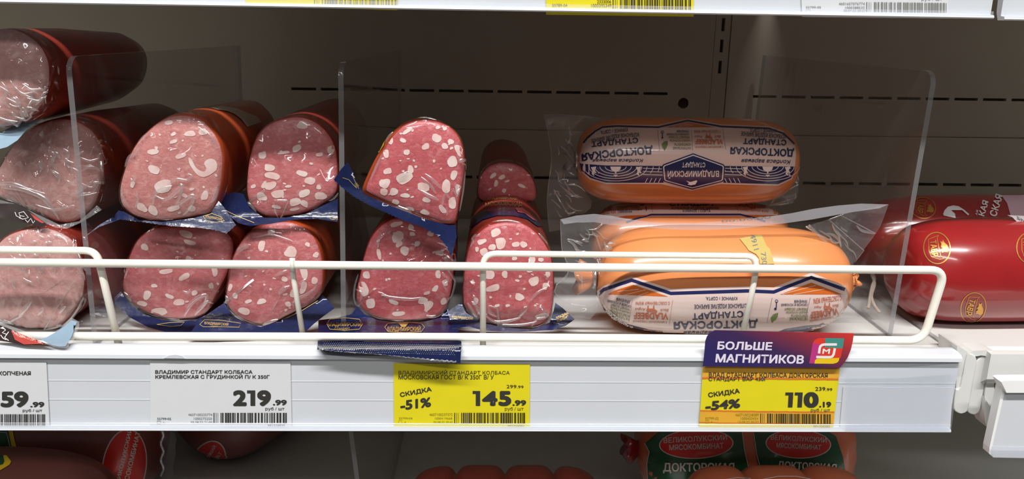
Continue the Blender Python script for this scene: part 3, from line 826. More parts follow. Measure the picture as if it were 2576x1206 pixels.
def piece(label, outline, Y, length, meatmat, casing, filmmat, fats=(), tilt=(0.0, 0.0), dome=0.0035, grow=1.0, group=None, dirx=0.0, dirz=0.0, film_on=True, n=64, name='sausage_piece', fat_extra=0, taper=0.9, seed=0):
    """piece of sausage with its cut face towards the aisle; outline traced at depth Y"""
    c2 = (sum(p[0] for p in outline) / len(outline), sum(p[1] for p in outline) / len(outline))
    pc = at(c2[0], c2[1], Y)
    nrm = Vector((tilt[0], 1, tilt[1])).normalized()
    def onplane(x, y):
        d = ray(x, y); return CAM + d * ((pc - CAM).dot(nrm) / d.dot(nrm))
    ring = [onplane(p[0], p[1]) for p in smooth2(outline, n)]
    for p in ring: p.z = max(p.z, DZ + 0.0004)
    cen = sum(ring, Vector()) / n
    zmin = min(p.z for p in ring)
    root = empty(name, (cen.x, Y + length * 0.4, zmin), label, 'sausage', group)
    axis = Vector((dirx, 1, dirz))
    # face: concentric rings, gently domed towards the aisle
    V = [cen - nrm * dome]; Fc = []
    S = [0.12, 0.25, 0.38, 0.5, 0.62, 0.74, 0.84, 0.92, 0.97, 1.0]
    for s in S:
        b = -dome * (1 - s ** 4) + (0.0016 if s > 0.99 else 0.0)
        for p in ring: V.append(cen + (p - cen) * s * 0.985 + nrm * b)
    for k in range(n): Fc.append([0, 1 + (k + 1) % n, 1 + k])
    for i in range(len(S) - 1):
        for k in range(n):
            a = 1 + i * n; Fc.append([a + k, a + (k + 1) % n, a + n + (k + 1) % n, a + n + k])
    face = mesh_obj('cut_face', *fix_normals(V, Fc), meatmat, root, smooth=True)
    # body
    V, Fc = [], []
    steps = [(0.0008, 0.975), (0.002, 0.994), (0.005, grow), (0.02, grow), (0.05, grow), (length * 0.55, grow * (1 + taper) / 2), (length * 0.82, grow * taper), (length * 0.94, grow * taper * 0.85), (length * 0.99, grow * taper * 0.5), (length, grow * taper * 0.15)]
    for dpt, s in steps:
        for p in ring:
            q = cen + (p - cen) * s
            q.z = max(q.z, zmin + 0.0) if s <= grow else q.z
            V.append(q + axis * dpt)
    for i in range(len(steps) - 1):
        for k in range(n): Fc.append([i * n + k, i * n + (k + 1) % n, (i + 1) * n + (k + 1) % n, (i + 1) * n + k])
    Fc.append([(len(steps) - 1) * n + k for k in range(n)])
    body = mesh_obj('casing', *fix_normals(V, Fc), casing, root, smooth=True)
    fb = bvh_of(face)
    if fat_extra:
        r = random.Random(seed + 11); fats = list(fats)
        x0, x1 = min(p[0] for p in outline), max(p[0] for p in outline); y0, y1 = min(p[1] for p in outline), max(p[1] for p in outline)
        for _ in range(fat_extra):
            a, q = r.uniform(0, 6.28), math.sqrt(r.random()) * 0.86
            fats.append((c2[0] + math.cos(a) * q * (x1 - x0) / 2, c2[1] + math.sin(a) * q * (y1 - y0) / 2, r.uniform(2.2, 5.0), r.uniform(1.6, 3.4), r.uniform(-40, 40)))
    r = random.Random(seed)
    for f in fats:
        if f[0] == 'poly':
            lay(poly2(f[1]), fb, 'fat_piece', M_fat, root, off=0.0002, cell=6, smooth=False); continue
        cx, cy, rx, ry = f[:4]; an = f[4] if len(f) > 4 else r.uniform(-25, 25)
        pts = []
        ca, sa = math.cos(math.radians(an)), math.sin(math.radians(an))
        kk = 14
        ph = r.uniform(0, 6.28); w1, w2 = r.uniform(0.04, 0.16), r.uniform(0.03, 0.1)
        for k in range(kk):
            th = 2 * math.pi * k / kk
            q = 1 + w1 * math.sin(2 * th + ph) + w2 * math.sin(3 * th + 2 * ph) + r.uniform(-0.05, 0.05)
            # squarish blob
            cx_, sy_ = math.copysign(abs(math.cos(th)) ** 0.8, math.cos(th)), math.copysign(abs(math.sin(th)) ** 0.8, math.sin(th))
            u, v = rx * q * cx_, ry * q * sy_
            pts.append((cx + u * ca - v * sa, cy + u * sa + v * ca))
        lay(([Vector((cx, cy, 0))] + [Vector((a, b, 0)) for a, b in pts], [[0, 1 + k, 1 + (k + 1) % kk] for k in range(kk)]), fb, 'fat_piece', M_fat, root, off=0.0002, smooth=False)
    if film_on:
        V = []; Fc = []
        S = [0.0, 0.1, 0.2, 0.3, 0.4, 0.5, 0.6, 0.7, 0.8, 0.88, 0.95, 1.0, 1.012, 1.016]
        D = [0] * 11 + [0.001, 0.005, 0.012]
        for s, d in zip(S, D):
            for p in ring:
                q = cen + (p - cen) * s + nrm * (-dome * (1 - min(1, s) ** 4) * 1.05 - 0.0007 + d)
                if s < 1: q = q + nrm * (0.0006 * noise.noise(q * 90 + Vector((seed, 0, 0))) - 0.0005)
                V.append(q)
        for i in range(len(S) - 1):
            for k in range(n): Fc.append([i * n + k, i * n + (k + 1) % n, (i + 1) * n + (k + 1) % n, (i + 1) * n + k])
        mesh_obj('film', *fix_normals(V, Fc), filmmat, root, smooth=True)
    return root, face, body

M_crease = film('film_crease', tint=(0.99, 0.99, 0.99, 1), haze=0.10, hazecol=(0.9, 0.9, 0.9, 1), rough=0.17, ior=2.8, bump=0.0)
def creases(root, face, lines, w=3.0, off=0.0016):
    """raised folds of the film, traced as polylines on the face"""
    bv = bvh_of(face); parts = []
    for pl in lines:
        ww = w
        if isinstance(pl[0], (int, float)): ww, pl = pl[0], pl[1]
        P = catmull([(a, b, 0) for a, b in pl], max(8, int(len(pl) * 6)))
        C3, N3 = [], []
        for p in P:
            d = ray(p.x, p.y); h = bv.ray_cast(CAM, d)
            if h[0] is None: h = bv.find_nearest(CAM + d * 0.47)
            n_ = h[1] if h[1].dot(d) < 0 else -h[1]
            C3.append(h[0] + n_ * off); N3.append(n_)
        m = len(C3); V, Fc = [], []; K = 7; r = ww * 0.00024
        for i in range(m):
            t_ = (C3[min(i + 1, m - 1)] - C3[max(i - 1, 0)]).normalized(); s_ = t_.cross(N3[i]).normalized()
            f = math.sin(math.pi * (i + 0.4) / (m - 0.2)) ** 0.5
            for k in range(K):
                a = math.pi * k / (K - 1)
                V.append(C3[i] + s_ * (math.cos(a) * r * f) + N3[i] * (math.sin(a) * r * f * 0.8))
        for i in range(m - 1):
            for k in range(K - 1): Fc.append([i * K + k, i * K + k + 1, (i + 1) * K + k + 1, (i + 1) * K + k])
        parts.append((V, Fc))
    V, Fc = join(*parts)
    o = mesh_obj('film_creases', V, Fc, M_crease, root, smooth=True); tag(o, kind='stuff')
    return o
def sc(lst, t, k):
    return [t(a, b) + (rx / k / 2 * 1.05, ry / k / 2 * 1.05) + tuple(o) for a, b, rx, ry, *o in lst]
c1 = T(0, 0, 2.154); c3 = T(550, 240, 2.62); c4 = T(550, 500, 2.862); c2_ = T(0, 540, 3.35); c5 = T(1360, 270, 3.654); c6 = T(1380, 500, 2.862); c7 = T(2000, 150, 1.607)

# --- fine pale pieces at the left
A, fA, bA = piece('fine pale pink sausage piece highest in its stack, half in shade', [(0, 72), (46, 75), (93, 105), (118, 144), (125, 186), (119, 230), (100, 272), (52, 308), (0, 322), (-60, 305), (-110, 262), (-130, 200), (-112, 130), (-62, 84)],
      0.445, 0.15, M_meat_pale, M_casing_rd, M_film_c, seed=1, dome=0.004)
sheet('film_edge', [(-20, 330), (0, 333), (46, 311), (111, 299), (84, 314), (68, 325), (44, 353), (18, 370), (-20, 380)], lerpf([(300, 0.452), (385, 0.440)]), M_pblue, A, wav=0.002, wscale=60)
B, fB, bB = piece('fine pale pink sausage piece in creased film, middle of its stack beside the divider', [(135, 299), (186, 302), (234, 330), (259, 376), (262, 418), (254, 473), (238, 515), (200, 555), (150, 562), (90, 535), (30, 508), (-10, 492), (-18, 450), (2, 410), (28, 368), (76, 322)],
      0.470, 0.16, M_meat_pale, M_casing_rd, M_film_c, seed=2, dome=0.004)
sheet('film_edge', [(-20, 514), (20, 512), (42, 514), (68, 527), (92, 545), (116, 563), (140, 573), (168, 576), (200, 562), (228, 546), (256, 528), (244, 517), (200, 557), (150, 566), (90, 538), (30, 511), (-20, 498)], lerpf([(500, 0.466), (580, 0.458)]), M_seal, B, wav=0.0015, wscale=60)
o = sheet('printed_edge', [(-20, 512), (40, 513), (68, 527), (92, 545), (118, 565), (105, 572), (60, 560), (20, 551), (-20, 545)], lerpf([(505, 0.464), (580, 0.457)]), M_black, B, wav=0.001, wscale=60)
lay([line2([(38, 534), (42, 544), (52, 548), (48, 536), (60, 533), (72, 548), (58, 552), (48, 548)], 1.6), line2([(64, 553), (70, 560), (78, 550), (84, 562), (88, 556)], 1.6), line2([(50, 543), (62, 545)], 1.2)], o, 'symbol_print', M_lwhite, B)
lay([poly2([(76, 536), (92, 546), (112, 561), (106, 562), (88, 552)])], o, 'red_print', M_redfilm, B)
C, fC, bC = piece('fine pale pink sausage piece lowest in its stack behind the wire guard', [(98, 571), (155, 585), (191, 615), (209, 674), (213, 713), (206, 749), (179, 794), (149, 824), (113, 843), (75, 833), (30, 818), (-15, 800), (-38, 740), (-38, 680), (-16, 625), (24, 588)],
      0.462, 0.15, M_meat_pale, M_casing_rd, M_film_a, seed=3, dome=0.004)
fl = lerpf([(780, 0.458), (845, 0.446), (860, 0.424), (880, 0.414)])
flc = lerpf([(760, 0.455), (820, 0.434), (845, 0.4275), (862, 0.423), (880, 0.416)])
sheet('film_edge', [(-20, 806), (30, 822), (75, 838), (113, 849), (150, 828), (180, 800), (196, 808), (209, 808), (202, 812), (196, 830), (190, 850), (178, 868), (167, 877), (150, 876), (131, 872), (100, 860), (60, 845), (20, 828), (-20, 812)], flc, M_seal, C, wav=0.0008, wscale=60)
sheet('blue_edge', [(100, 853), (116, 850), (152, 829), (180, 806), (194, 810), (188, 826), (180, 848), (165, 872), (150, 873), (131, 869)], lambda x, y: flc(x, y) - 0.0006, M_pblue, C, wav=0.0008, wscale=60)
o = sheet('printed_edge', [(-20, 812), (20, 826), (60, 844), (100, 859), (135, 873), (112, 872), (60, 869), (20, 861), (-20, 855)], lambda x, y: flc(x, y) - 0.0003, M_black, C, wav=0.0008, wscale=60)
lay([poly2([(28, 832), (60, 846), (112, 866), (108, 872), (60, 868), (38, 856)])], o, 'red_print', M_redfilm, C)
lay([text2('ИЗ МЕСТНЫХ', 34, 846, 112, 856, bold=0.01, flip=True, rot=19), text2('ПРОИЗВОДСТВ', 30, 838, 88, 846, bold=0.01, flip=True, rot=19)], o, 'lettering', principled('rose_print', rgb(226, 160, 150), 0.4), C, off=0.0004)
lay([line2([(0, 826), (8, 822), (14, 832), (6, 838), (16, 842), (22, 836), (12, 850), (22, 858)], 2.0), line2([(2, 844), (8, 852), (16, 856)], 2.0)], o, 'symbol_print', M_lwhite, C)

# --- pieces with fat cubes
G2 = None
D, fD, bD = piece('rosy sausage piece with a fat crescent and orange casing, upper row', [(464, 288), (506, 299), (543, 339), (560, 385), (559, 441), (549, 500), (530, 533), (487, 545), (408, 555), (348, 549), (310, 527), (297, 492), (306, 441), (334, 371), (381, 318), (422, 293)],
      0.456, 0.15, M_meat3, M_casing_or, M_film_b, sc([(915, 665, 40, 24), (940, 727, 30, 16, -30), (1030, 725, 60, 28), (1100, 715, 46, 34), (830, 823, 54, 30), (940, 768, 40, 20), (980, 845, 60, 24), (835, 920, 68, 38), (885, 1010, 96, 60, -20), (770, 1125, 56, 38), (830, 1140, 52, 44), (1110, 1060, 36, 50), (1000, 1060, 30, 20), (940, 1130, 60, 30), (1040, 1130, 40, 30), (1040, 1025, 24, 16), (720, 1000, 24, 30)], c1, 2.154) + [('poly', smooth2([c1(*p) for p in [(1022, 852), (1040, 866), (1060, 905), (1085, 925), (1110, 930), (1118, 908), (1105, 890), (1120, 866), (1150, 860), (1174, 880), (1174, 918), (1150, 940), (1130, 952), (1100, 960), (1070, 948), (1045, 918), (1026, 885)]], 40))], seed=4, fat_extra=14, dirx=0.0, taper=0.92)
fDl = lerpf([(500, 0.455), (560, 0.449), (605, 0.443)])
low = serrate_path([(594, 567), (570, 589), (545, 580), (500, 574), (430, 570), (360, 560), (300, 553)], 5, 1.2)
o = sheet('film_edge', [(204, 603), (250, 566), (285, 546), (298, 530), (312, 533), (350, 554), (408, 559), (487, 549), (530, 537), (550, 506), (562, 520)] + low + [(250, 571)], fDl, M_blue, D, wav=0.0015, wscale=50, seed=2)
lay([line2([(512, 545), (534, 538), (556, 546), (566, 556), (545, 560), (520, 556), (512, 545)], 1.2), text2('ВЛАДИМИРСКИЙ', 518, 544, 560, 553, bold=0.01, rot=12)], o, 'lettering', M_gold, D, off=0.0005)
lay([poly2([(530, 273), (560, 269), (592, 274), (620, 285), (646, 295), (656, 308), (620, 320), (606, 302), (588, 288), (570, 281), (548, 278)])], bD, 'paper_label', principled('cream_paper_label', rgb(205, 196, 176), 0.6, var=0.06), D, off=0.0006, cell=8)
E, fE, bE = piece('pink sausage piece with fat cubes with its upper third in shade, by the divider', [(733, 293), (775, 297), (813, 320), (840, 358), (850, 400), (851, 454), (846, 488), (817, 512), (771, 535), (710, 545), (664, 544), (631, 522), (619, 492), (619, 450), (626, 393), (645, 343), (680, 309)],
      0.470, 0.17, M_meat, M_casing_rd, M_film_b, sc([(552, 197, 68, 46, 20), (290, 395, 44, 52), (335, 477, 70, 42, 10), (355, 530, 96, 44), (340, 595, 70, 54, -20), (550, 515, 64, 40), (603, 563, 64, 48), (285, 668, 62, 52), (390, 650, 90, 44), (505, 703, 74, 46, -10), (565, 713, 54, 36), (565, 645, 82, 42, -15), (672, 663, 74, 48, -8), (740, 360, 40, 60), (515, 350, 60, 40), (665, 390, 40, 28), (500, 750, 56, 20), (380, 735, 60, 20), (715, 555, 22, 26), (660, 605, 30, 30), (430, 378, 80, 18), (460, 600, 40, 18), (230, 600, 30, 26), (300, 590, 26, 50, 30)], c3, 2.62), seed=5, fat_extra=12, dirx=-0.02, taper=0.95)
fEl = lerpf([(480, 0.470), (545, 0.465), (575, 0.459)])
o = sheet('film_edge', [(545, 512), (575, 542), (600, 562), (630, 569), (684, 563), (741, 553), (798, 551), (849, 559), (850, 500), (817, 515), (771, 538), (710, 549), (664, 548), (629, 525), (612, 488), (590, 484), (560, 492)], fEl, M_blue, E, wav=0.0012, wscale=50, seed=5)
lay([line2(ellipse2(838, 549, 8, 5), 1.2, True), line2([(556, 520), (574, 533), (600, 546), (640, 562)], 1.2)], o, 'gold_mark', M_gold, E, off=0.0005)
Fp, fF, bF = piece('shaded pink sausage piece lying low beneath the rosy one', [(463, 567), (507, 564), (560, 577), (586, 603), (588, 635), (576, 680), (555, 725), (519, 786), (490, 801), (450, 805), (405, 801), (362, 787), (325, 761), (306, 732), (307, 700), (322, 645), (348, 598), (400, 570)],
      0.479, 0.15, M_meat, M_casing_rd, M_film_b, sc([(1570, 165, 120, 50), (1600, 235, 90, 40), (1220, 275, 60, 52), (1400, 480, 100, 44), (1555, 525, 90, 48), (1240, 680, 60, 74, 20), (1200, 750, 80, 40, 20), (1340, 820, 130, 64), (1510, 740, 90, 52), (1810, 480, 50, 70), (1430, 690, 66, 36), (1590, 370, 54, 36), (1640, 660, 50, 40), (1300, 600, 50, 30), (1780, 600, 40, 50)], c2_, 3.35), seed=6, fat_extra=10)
fFl = lerpf([(730, 0.477), (800, 0.466), (842, 0.456)])
o = sheet('film_edge', [(287, 749), (290, 767), (328, 800), (373, 824), (418, 836), (475, 841), (500, 822), (521, 792), (490, 806), (450, 809), (405, 805), (362, 791), (325, 765), (304, 734)], fFl, M_blue, Fp, wav=0.001, wscale=50, seed=8)
lay([line2([(395, 818), (430, 813), (465, 812), (455, 821), (430, 823), (395, 818)], 1.2)], o, 'gold_mark', M_gold, Fp, off=0.0005)
G, fG, bG = piece('pink sausage piece low in its stack behind the short guard upright', [(566, 757), (571, 710), (581, 657), (602, 612), (637, 577), (683, 560), (732, 558), (774, 577), (798, 608), (811, 650), (814, 696), (809, 735), (790, 760), (752, 780), (700, 806), (655, 819), (613, 807), (582, 788)],
      0.470, 0.15, M_meat, M_casing_or, M_film_b, sc([(310, 340, 44, 80, 10), (520, 385, 84, 76), (615, 530, 52, 88), (475, 580, 40, 36), (610, 640, 48, 80), (310, 740, 66, 36), (185, 810, 76, 50, 20), (215, 740, 48, 26), (120, 700, 36, 40), (85, 640, 28, 50), (380, 235, 50, 40), (700, 405, 36, 40), (690, 590, 40, 50), (500, 760, 44, 34), (545, 680, 60, 60), (480, 690, 30, 18), (330, 620, 16, 16), (640, 330, 36, 28)], c4, 2.862), seed=7, fat_extra=12)
fGl = lerpf([(740, 0.467), (800, 0.454), (850, 0.442)])
o = sheet('film_edge', [(472, 851), (486, 828), (500, 808), (516, 795), (545, 775), (565, 762), (582, 792), (613, 811), (655, 823), (700, 810), (752, 784), (790, 764), (812, 742), (842, 776), (815, 795), (790, 815), (766, 838), (720, 838), (665, 838), (613, 845), (540, 849)], fGl, M_blue, G, wav=0.001, wscale=50, seed=9)
lay([line2([(503, 818), (515, 806), (560, 808), (606, 815), (602, 825), (560, 824), (512, 824), (503, 818)], 1.1), text2('ВЛАДИМИРСКИЙ', 515, 811, 575, 821, bold=0.01, rot=4), text2('ГОСТ', 533, 821, 548, 825, bold=0.0), line2([(707, 796), (725, 800), (760, 783), (800, 758)], 1.2)], o, 'lettering', M_gold, G, off=0.0005)
H, fH, bH = piece('tilted red sausage piece with a serrated blue film edge, on top of another', [(1058, 301), (1100, 305), (1138, 326), (1160, 358), (1168, 404), (1164, 454), (1156, 505), (1145, 556), (1128, 563), (1065, 545), (970, 508), (920, 484), (918, 470), (930, 440), (945, 408), (962, 378), (983, 345), (1016, 314)],
      0.452, 0.085, M_meat2, M_casing_or, M_film_b, sc([(1437, 282, 54, 58, 20), (1365, 338, 46, 40), (1490, 335, 38, 38), (1245, 235, 72, 24, -30), (1215, 297, 38, 28), (1240, 375, 38, 36), (1135, 300, 32, 42), (1585, 365, 42, 88, -25), (1540, 438, 58, 72), (1500, 600, 52, 84, 10), (1550, 525, 36, 66), (1115, 500, 52, 38), (1095, 580, 60, 64), (1225, 545, 96, 70, -30), (1265, 490, 38, 54), (1090, 635, 52, 40), (1155, 635, 54, 44), (1230, 660, 58, 28, 15), (1350, 605, 70, 60), (1370, 690, 56, 28), (1540, 710, 44, 78), (1420, 433, 18, 18), (1530, 305, 38, 32), (1445, 212, 30, 20), (1490, 220, 26, 22), (1165, 705, 50, 34), (1260, 750, 60, 28, 20), (1360, 770, 60, 28, 25), (1475, 750, 34, 60, -30), (1580, 620, 36, 70), (1105, 385, 36, 50), (1300, 470, 20, 16)], c3, 2.62), seed=8, fat_extra=14, tilt=(0.06, 0.0), dirx=-0.16, dirz=-0.22, dome=0.003, grow=1.045)
fHl = lambda x, y: 0.4485 - 0.012 * max(0, (y - 470) / 180)
low = serrate_path([(840, 452), (863, 473), (893, 496), (932, 517), (1008, 551), (1065, 572), (1100, 591), (1126, 622), (1135, 645)], 4.5, 2.0)
o = sheet('film_edge', low + [(1143, 622), (1149, 595), (1146, 566), (1128, 567), (1065, 550), (970, 513), (916, 488), (896, 455), (884, 425), (874, 408), (858, 426)], fHl, M_blue, H, wav=0.001, wscale=50, seed=3, cell=10)
lay([line2([(862, 447), (878, 452), (890, 466), (898, 474)], 1.0), line2([(888, 444), (896, 462), (903, 475)], 1.0), text2('ГОСТ', 892, 462, 903, 470, rot=55, bold=0)], o, 'gold_mark', M_gold, H, off=0.0005)
lay([poly2([(950, 372), (958, 358), (972, 351), (968, 368), (958, 382), (951, 384)])], bH, 'gold_clip', principled('gold_foil', rgb(210, 176, 70), 0.3, metal=0.5), H, off=0.0008, cell=6)
I, fI, bI = piece('red sausage piece low behind the guard whose blue film hangs over the shelf edge', [(1001, 545), (1045, 548), (1092, 566), (1123, 594), (1140, 633), (1143, 675), (1138, 727), (1126, 772), (1106, 796), (1067, 806), (1004, 809), (952, 803), (917, 787), (896, 764), (894, 738), (903, 696), (913, 647), (931, 598), (962, 563)],
      0.476, 0.15, M_meat2, M_casing_rd, M_film_b, sc([(1290, 275, 86, 70, -25), (1300, 325, 50, 42), (1340, 375, 62, 60), (1280, 185, 82, 34, -20), (1385, 205, 38, 38), (1525, 252, 46, 36, 25), (1155, 400, 30, 70), (1590, 392, 62, 34), (1065, 550, 50, 52), (1045, 650, 60, 100, -25), (1095, 755, 70, 60), (1470, 735, 70, 46), (1510, 770, 74, 54, -25), (1560, 648, 34, 50, 30), (1630, 605, 34, 50), (1295, 828, 84, 34), (1430, 325, 42, 34), (1395, 255, 38, 28), (1580, 545, 34, 62), (1500, 680, 42, 26), (1190, 695, 30, 18), (1260, 745, 82, 26), (1620, 740, 42, 46), (1650, 480, 24, 40)], c4, 2.862), seed=9, fat_extra=14)
fIl = lerpf([(770, 0.473), (800, 0.466), (845, 0.4378), (858, 0.4345), (868, 0.4235), (880, 0.4110), (920, 0.4085)])
low = serrate_path([(1158, 916), (1074, 907), (1004, 898), (934, 891), (864, 888), (798, 881)], 5, 1.8)
o = sheet('film_edge', [(801, 806), (850, 800), (886, 790), (898, 770), (917, 791), (952, 807), (1004, 813), (1067, 810), (1106, 800), (1127, 776), (1146, 800), (1153, 835), (1161, 863)] + low + [(800, 850)], fIl, M_blue, I, wav=0.0006, wscale=50, seed=4, cell=8)
g = []
for x0, x1, y0, y1, s in ((822, 912, 802, 834, 1), (968, 1068, 812, 840, 2)):
    ym = (y0 + y1) / 2
    g.append(line2([(x0, ym), (x0 + 8, y0 + 4), (x0 + (x1 - x0) / 2, y0), (x1 - 8, y0 + 4), (x1, ym), (x1 - 8, y1 - 3), (x0 + (x1 - x0) / 2, y1), (x0 + 8, y1 - 3)], 1.6, True))
g += [text2('ВЛАДИМИРСКИЙ', 824, 811, 908, 826, bold=0.015), text2('СТАНДАРТ', 842, 827, 880, 833, bold=0.01), text2('ВЛАДИМИРСКИЙ', 975, 822, 1058, 838, bold=0.015), poly2([(1012, 814), (1028, 815), (1024, 819), (1012, 820)])]
lay(g, o, 'lettering', M_gold, I, off=0.0006, cell=10)
dots = []
for rr_ in range(6):
    for k in range(64):
        x = 812 + k * 5.2 + (rr_ % 2) * 2.6; y = 862 + rr_ * 4.2 + (x - 812) * 0.03
        if y < 884 + (x - 812) * 0.045: dots.append(poly2([(x, y), (x + 1.6, y - 1.2), (x + 2.4, y + 0.2), (x + 0.8, y + 1.2)]))
tag(lay(dots, o, 'embossed_seal', M_foil, I, off=0.0004), kind='stuff')
lay([line2([(800 + k * 6, 882 + (k * 6) * 0.083 + (1.2 if k % 2 else -1.2)) for k in range(59)], 4.5)], o, 'crimp_edge', M_foil, I, off=0.0005)
J, fJ, bJ = piece('red sausage piece low behind the guard loop with a blue band round its body', [(1277, 556), (1319, 562), (1357, 591), (1382, 629), (1392, 668), (1395, 724), (1391, 775), (1381, 808), (1336, 826), (1266, 820), (1214, 809), (1174, 783), (1163, 752), (1165, 703), (1170, 657), (1182, 612), (1207, 580), (1242, 561)],
      0.466, 0.16, M_meat2, M_casing_rd, M_film_b, sc([(1995, 245, 72, 52, -20), (2030, 320, 76, 72), (1970, 350, 50, 42), (1910, 385, 56, 52), (2140, 330, 50, 38), (2195, 330, 42, 50, -30), (1895, 310, 60, 36, -25), (2130, 430, 38, 26), (2255, 445, 54, 46), (1975, 645, 92, 48), (2270, 595, 78, 54, -25), (2165, 708, 66, 46), (1950, 545, 62, 74), (2060, 545, 42, 46), (1850, 740, 38, 48), (2150, 590, 30, 18), (2320, 845, 74, 38, -20), (2350, 630, 34, 54), (2370, 545, 30, 42), (2005, 770, 34, 22), (2200, 650, 22, 14), (2240, 515, 42, 34), (1860, 365, 22, 38), (2320, 440, 34, 30), (1830, 600, 24, 30), (2080, 770, 30, 20), (1910, 830, 40, 24)], c4, 2.862), seed=10, fat_extra=14, taper=0.97)
fJl = lerpf([(760, 0.464), (810, 0.457), (840, 0.447)])
o = sheet('film_edge', [(1125, 785), (1140, 827), (1180, 822), (1214, 832), (1284, 836), (1336, 834), (1389, 831), (1423, 820), (1446, 804), (1416, 776), (1397, 762), (1393, 782), (1383, 812), (1336, 830), (1266, 824), (1214, 813), (1172, 787), (1160, 762), (1140, 775)], fJl, M_blue, J, wav=0.0008, wscale=50, seed=6, cell=10)
lay([text2('ВЛАДИМИРСКИЙ', 1138, 796, 1190, 805, bold=0.01, rot=5), text2('СТАНДАРТ', 1400, 800, 1432, 807, bold=0.01, rot=-25), text2('ВЛАДИМИР', 1398, 790, 1438, 798, bold=0.01, rot=-25)], o, 'lettering', M_gold, J, off=0.0005)
lay([poly2([(1172, 560), (1195, 543), (1230, 530), (1270, 524), (1310, 527), (1345, 545), (1365, 570), (1352, 572), (1325, 553), (1290, 545), (1250, 545), (1215, 555), (1185, 575)])], bJ, 'blue_band', M_blue, J, off=0.0006, cell=6)
lay([text2('МОСКОВСКАЯ', 1222, 508, 1312, 519, bold=0.01, bend=4), text2('ВЛАДИМИРСКИЙ', 1228, 496, 1300, 504, bold=0.01, bend=3)], bJ, 'lettering', M_gold, J, off=0.0006, cell=8)
lay([poly2([(1295, 527), (1312, 526), (1330, 538), (1350, 560), (1338, 555), (1318, 540), (1302, 537)])], bJ, 'rose_flash', principled('rose_film', rgb(224, 110, 110), 0.3, coat=0.5), J, off=0.0009, cell=6)
zJ = max((v.co + ORIG[bJ.name]).z for v in bJ.data.vertices)
K, fK, bK = piece('dark sausage piece far back in shade, resting on the banded one', [(1200, 480), (1210, 440), (1235, 415), (1270, 408), (1310, 418), (1338, 445), (1350, 480), (1340, 506), (1270, 512), (1210, 506)],
      0.548, 0.15, M_meat2, M_casing_rd, M_film_b, [(1241, 442, 9, 5, -30), (1263, 446, 9, 5, -30), (1248, 462, 5, 8, 10), (1276, 456, 6, 3, -15), (1312, 468, 10, 4, 20), (1268, 480, 5, 6), (1208, 446, 5, 3)], seed=12, fat_extra=5, taper=0.95)

# ------------------------------------------------------------------ folds of the film, as they lie on each face
def rand_creases(box_, n, ang, lmin, lmax, seed, curl=0.35):
    r = random.Random(seed); out = []
    for _ in range(n):
        x, y = r.uniform(box_[0], box_[2]), r.uniform(box_[1], box_[3]); a = math.radians(ang + r.uniform(-25, 25)); L = r.uniform(lmin, lmax)
        pts = []
        for k in range(4):
            pts.append((x, y)); a += r.uniform(-curl, curl); x += math.cos(a) * L / 3; y += math.sin(a) * L / 3
        out.append((r.uniform(1.8, 4.0), pts))
    return out
creases(A, fA, [(3.5, P_) for P_ in ([(8, 205), (22, 228), (12, 252), (30, 270)], [(30, 202), (44, 222), (64, 236), (90, 228)], [(60, 210), (80, 224), (104, 222)], [(20, 245), (48, 262), (60, 282)], [(70, 245), (98, 252), (112, 238)], [(40, 290), (62, 296), (84, 278)], [(90, 262), (104, 246), (116, 222)], [(-5, 290), (20, 300), (46, 302)])] + rand_creases((0, 210, 112, 300), 16, 35, 16, 34, 3))
creases(B, fB, [(6, [(-5, 462), (40, 462), (80, 476), (118, 486)]), (7, [(10, 470), (60, 474), (110, 494), (134, 520), (152, 550)]), (4, [(124, 375), (140, 388), (136, 410), (150, 430)]), (3.5, [(160, 372), (176, 384), (170, 404)]), (3.5, [(130, 425), (152, 440), (150, 462)]), (4, [(94, 512), (140, 526), (190, 514)]), (4, [(180, 490), (210, 474), (236, 452)]), (3.5, [(205, 430), (230, 418), (256, 430)]), (3.5, [(204, 395), (228, 404), (254, 396)]), (3, [(208, 460), (232, 470), (250, 450)])] + rand_creases((190, 340, 258, 500), 16, -30, 20, 44, 5) + rand_creases((100, 370, 190, 470), 12, 60, 14, 30, 6))
creases(C, fC, rand_creases((20, 640, 205, 700), 18, 70, 18, 40, 8) + rand_creases((20, 590, 150, 640), 14, 30, 8, 18, 9) + [(4, [(22, 812), (40, 800), (62, 790)]), (6, [(52, 795), (66, 776), (82, 756)]), (5, [(100, 790), (112, 772)]), (4, [(152, 786), (160, 774), (168, 768)]), (5, [(108, 826), (150, 816), (182, 788), (206, 744)]), (5, [(5, 800), (24, 806), (40, 812)])])
creases(D, fD, [(5, [(388, 512), (392, 488), (410, 474), (436, 466)]), (5, [(392, 490), (420, 500), (452, 476), (462, 462), (452, 500), (440, 520)]), (5, [(440, 520), (470, 500), (490, 490), (480, 520), (462, 538)]), (3.5, [(420, 468), (446, 450), (470, 452), (486, 442), (474, 436)]), (4, [(334, 448), (338, 458), (346, 440)]), (4, [(310, 470), (316, 500), (330, 520)]), (3.5, [(346, 480), (350, 500), (344, 520)]), (3.5, [(320, 420), (330, 396), (344, 384)]), (3, [(336, 400), (348, 380), (358, 368)]), (3, [(352, 362), (366, 346), (380, 334)]), (4, [(520, 330), (534, 350), (544, 372)]), (3, [(500, 320), (512, 330), (518, 344)]), (5, [(546, 470), (540, 496), (530, 508)])])
creases(E, fE, [(4, [(622, 500), (634, 514), (648, 530)]), (4, [(655, 542), (684, 544), (716, 541)]), (4, [(826, 500), (838, 492), (846, 482)]), (4, [(822, 394), (830, 390), (834, 384)]), (3, [(690, 506), (694, 528), (700, 542)])])
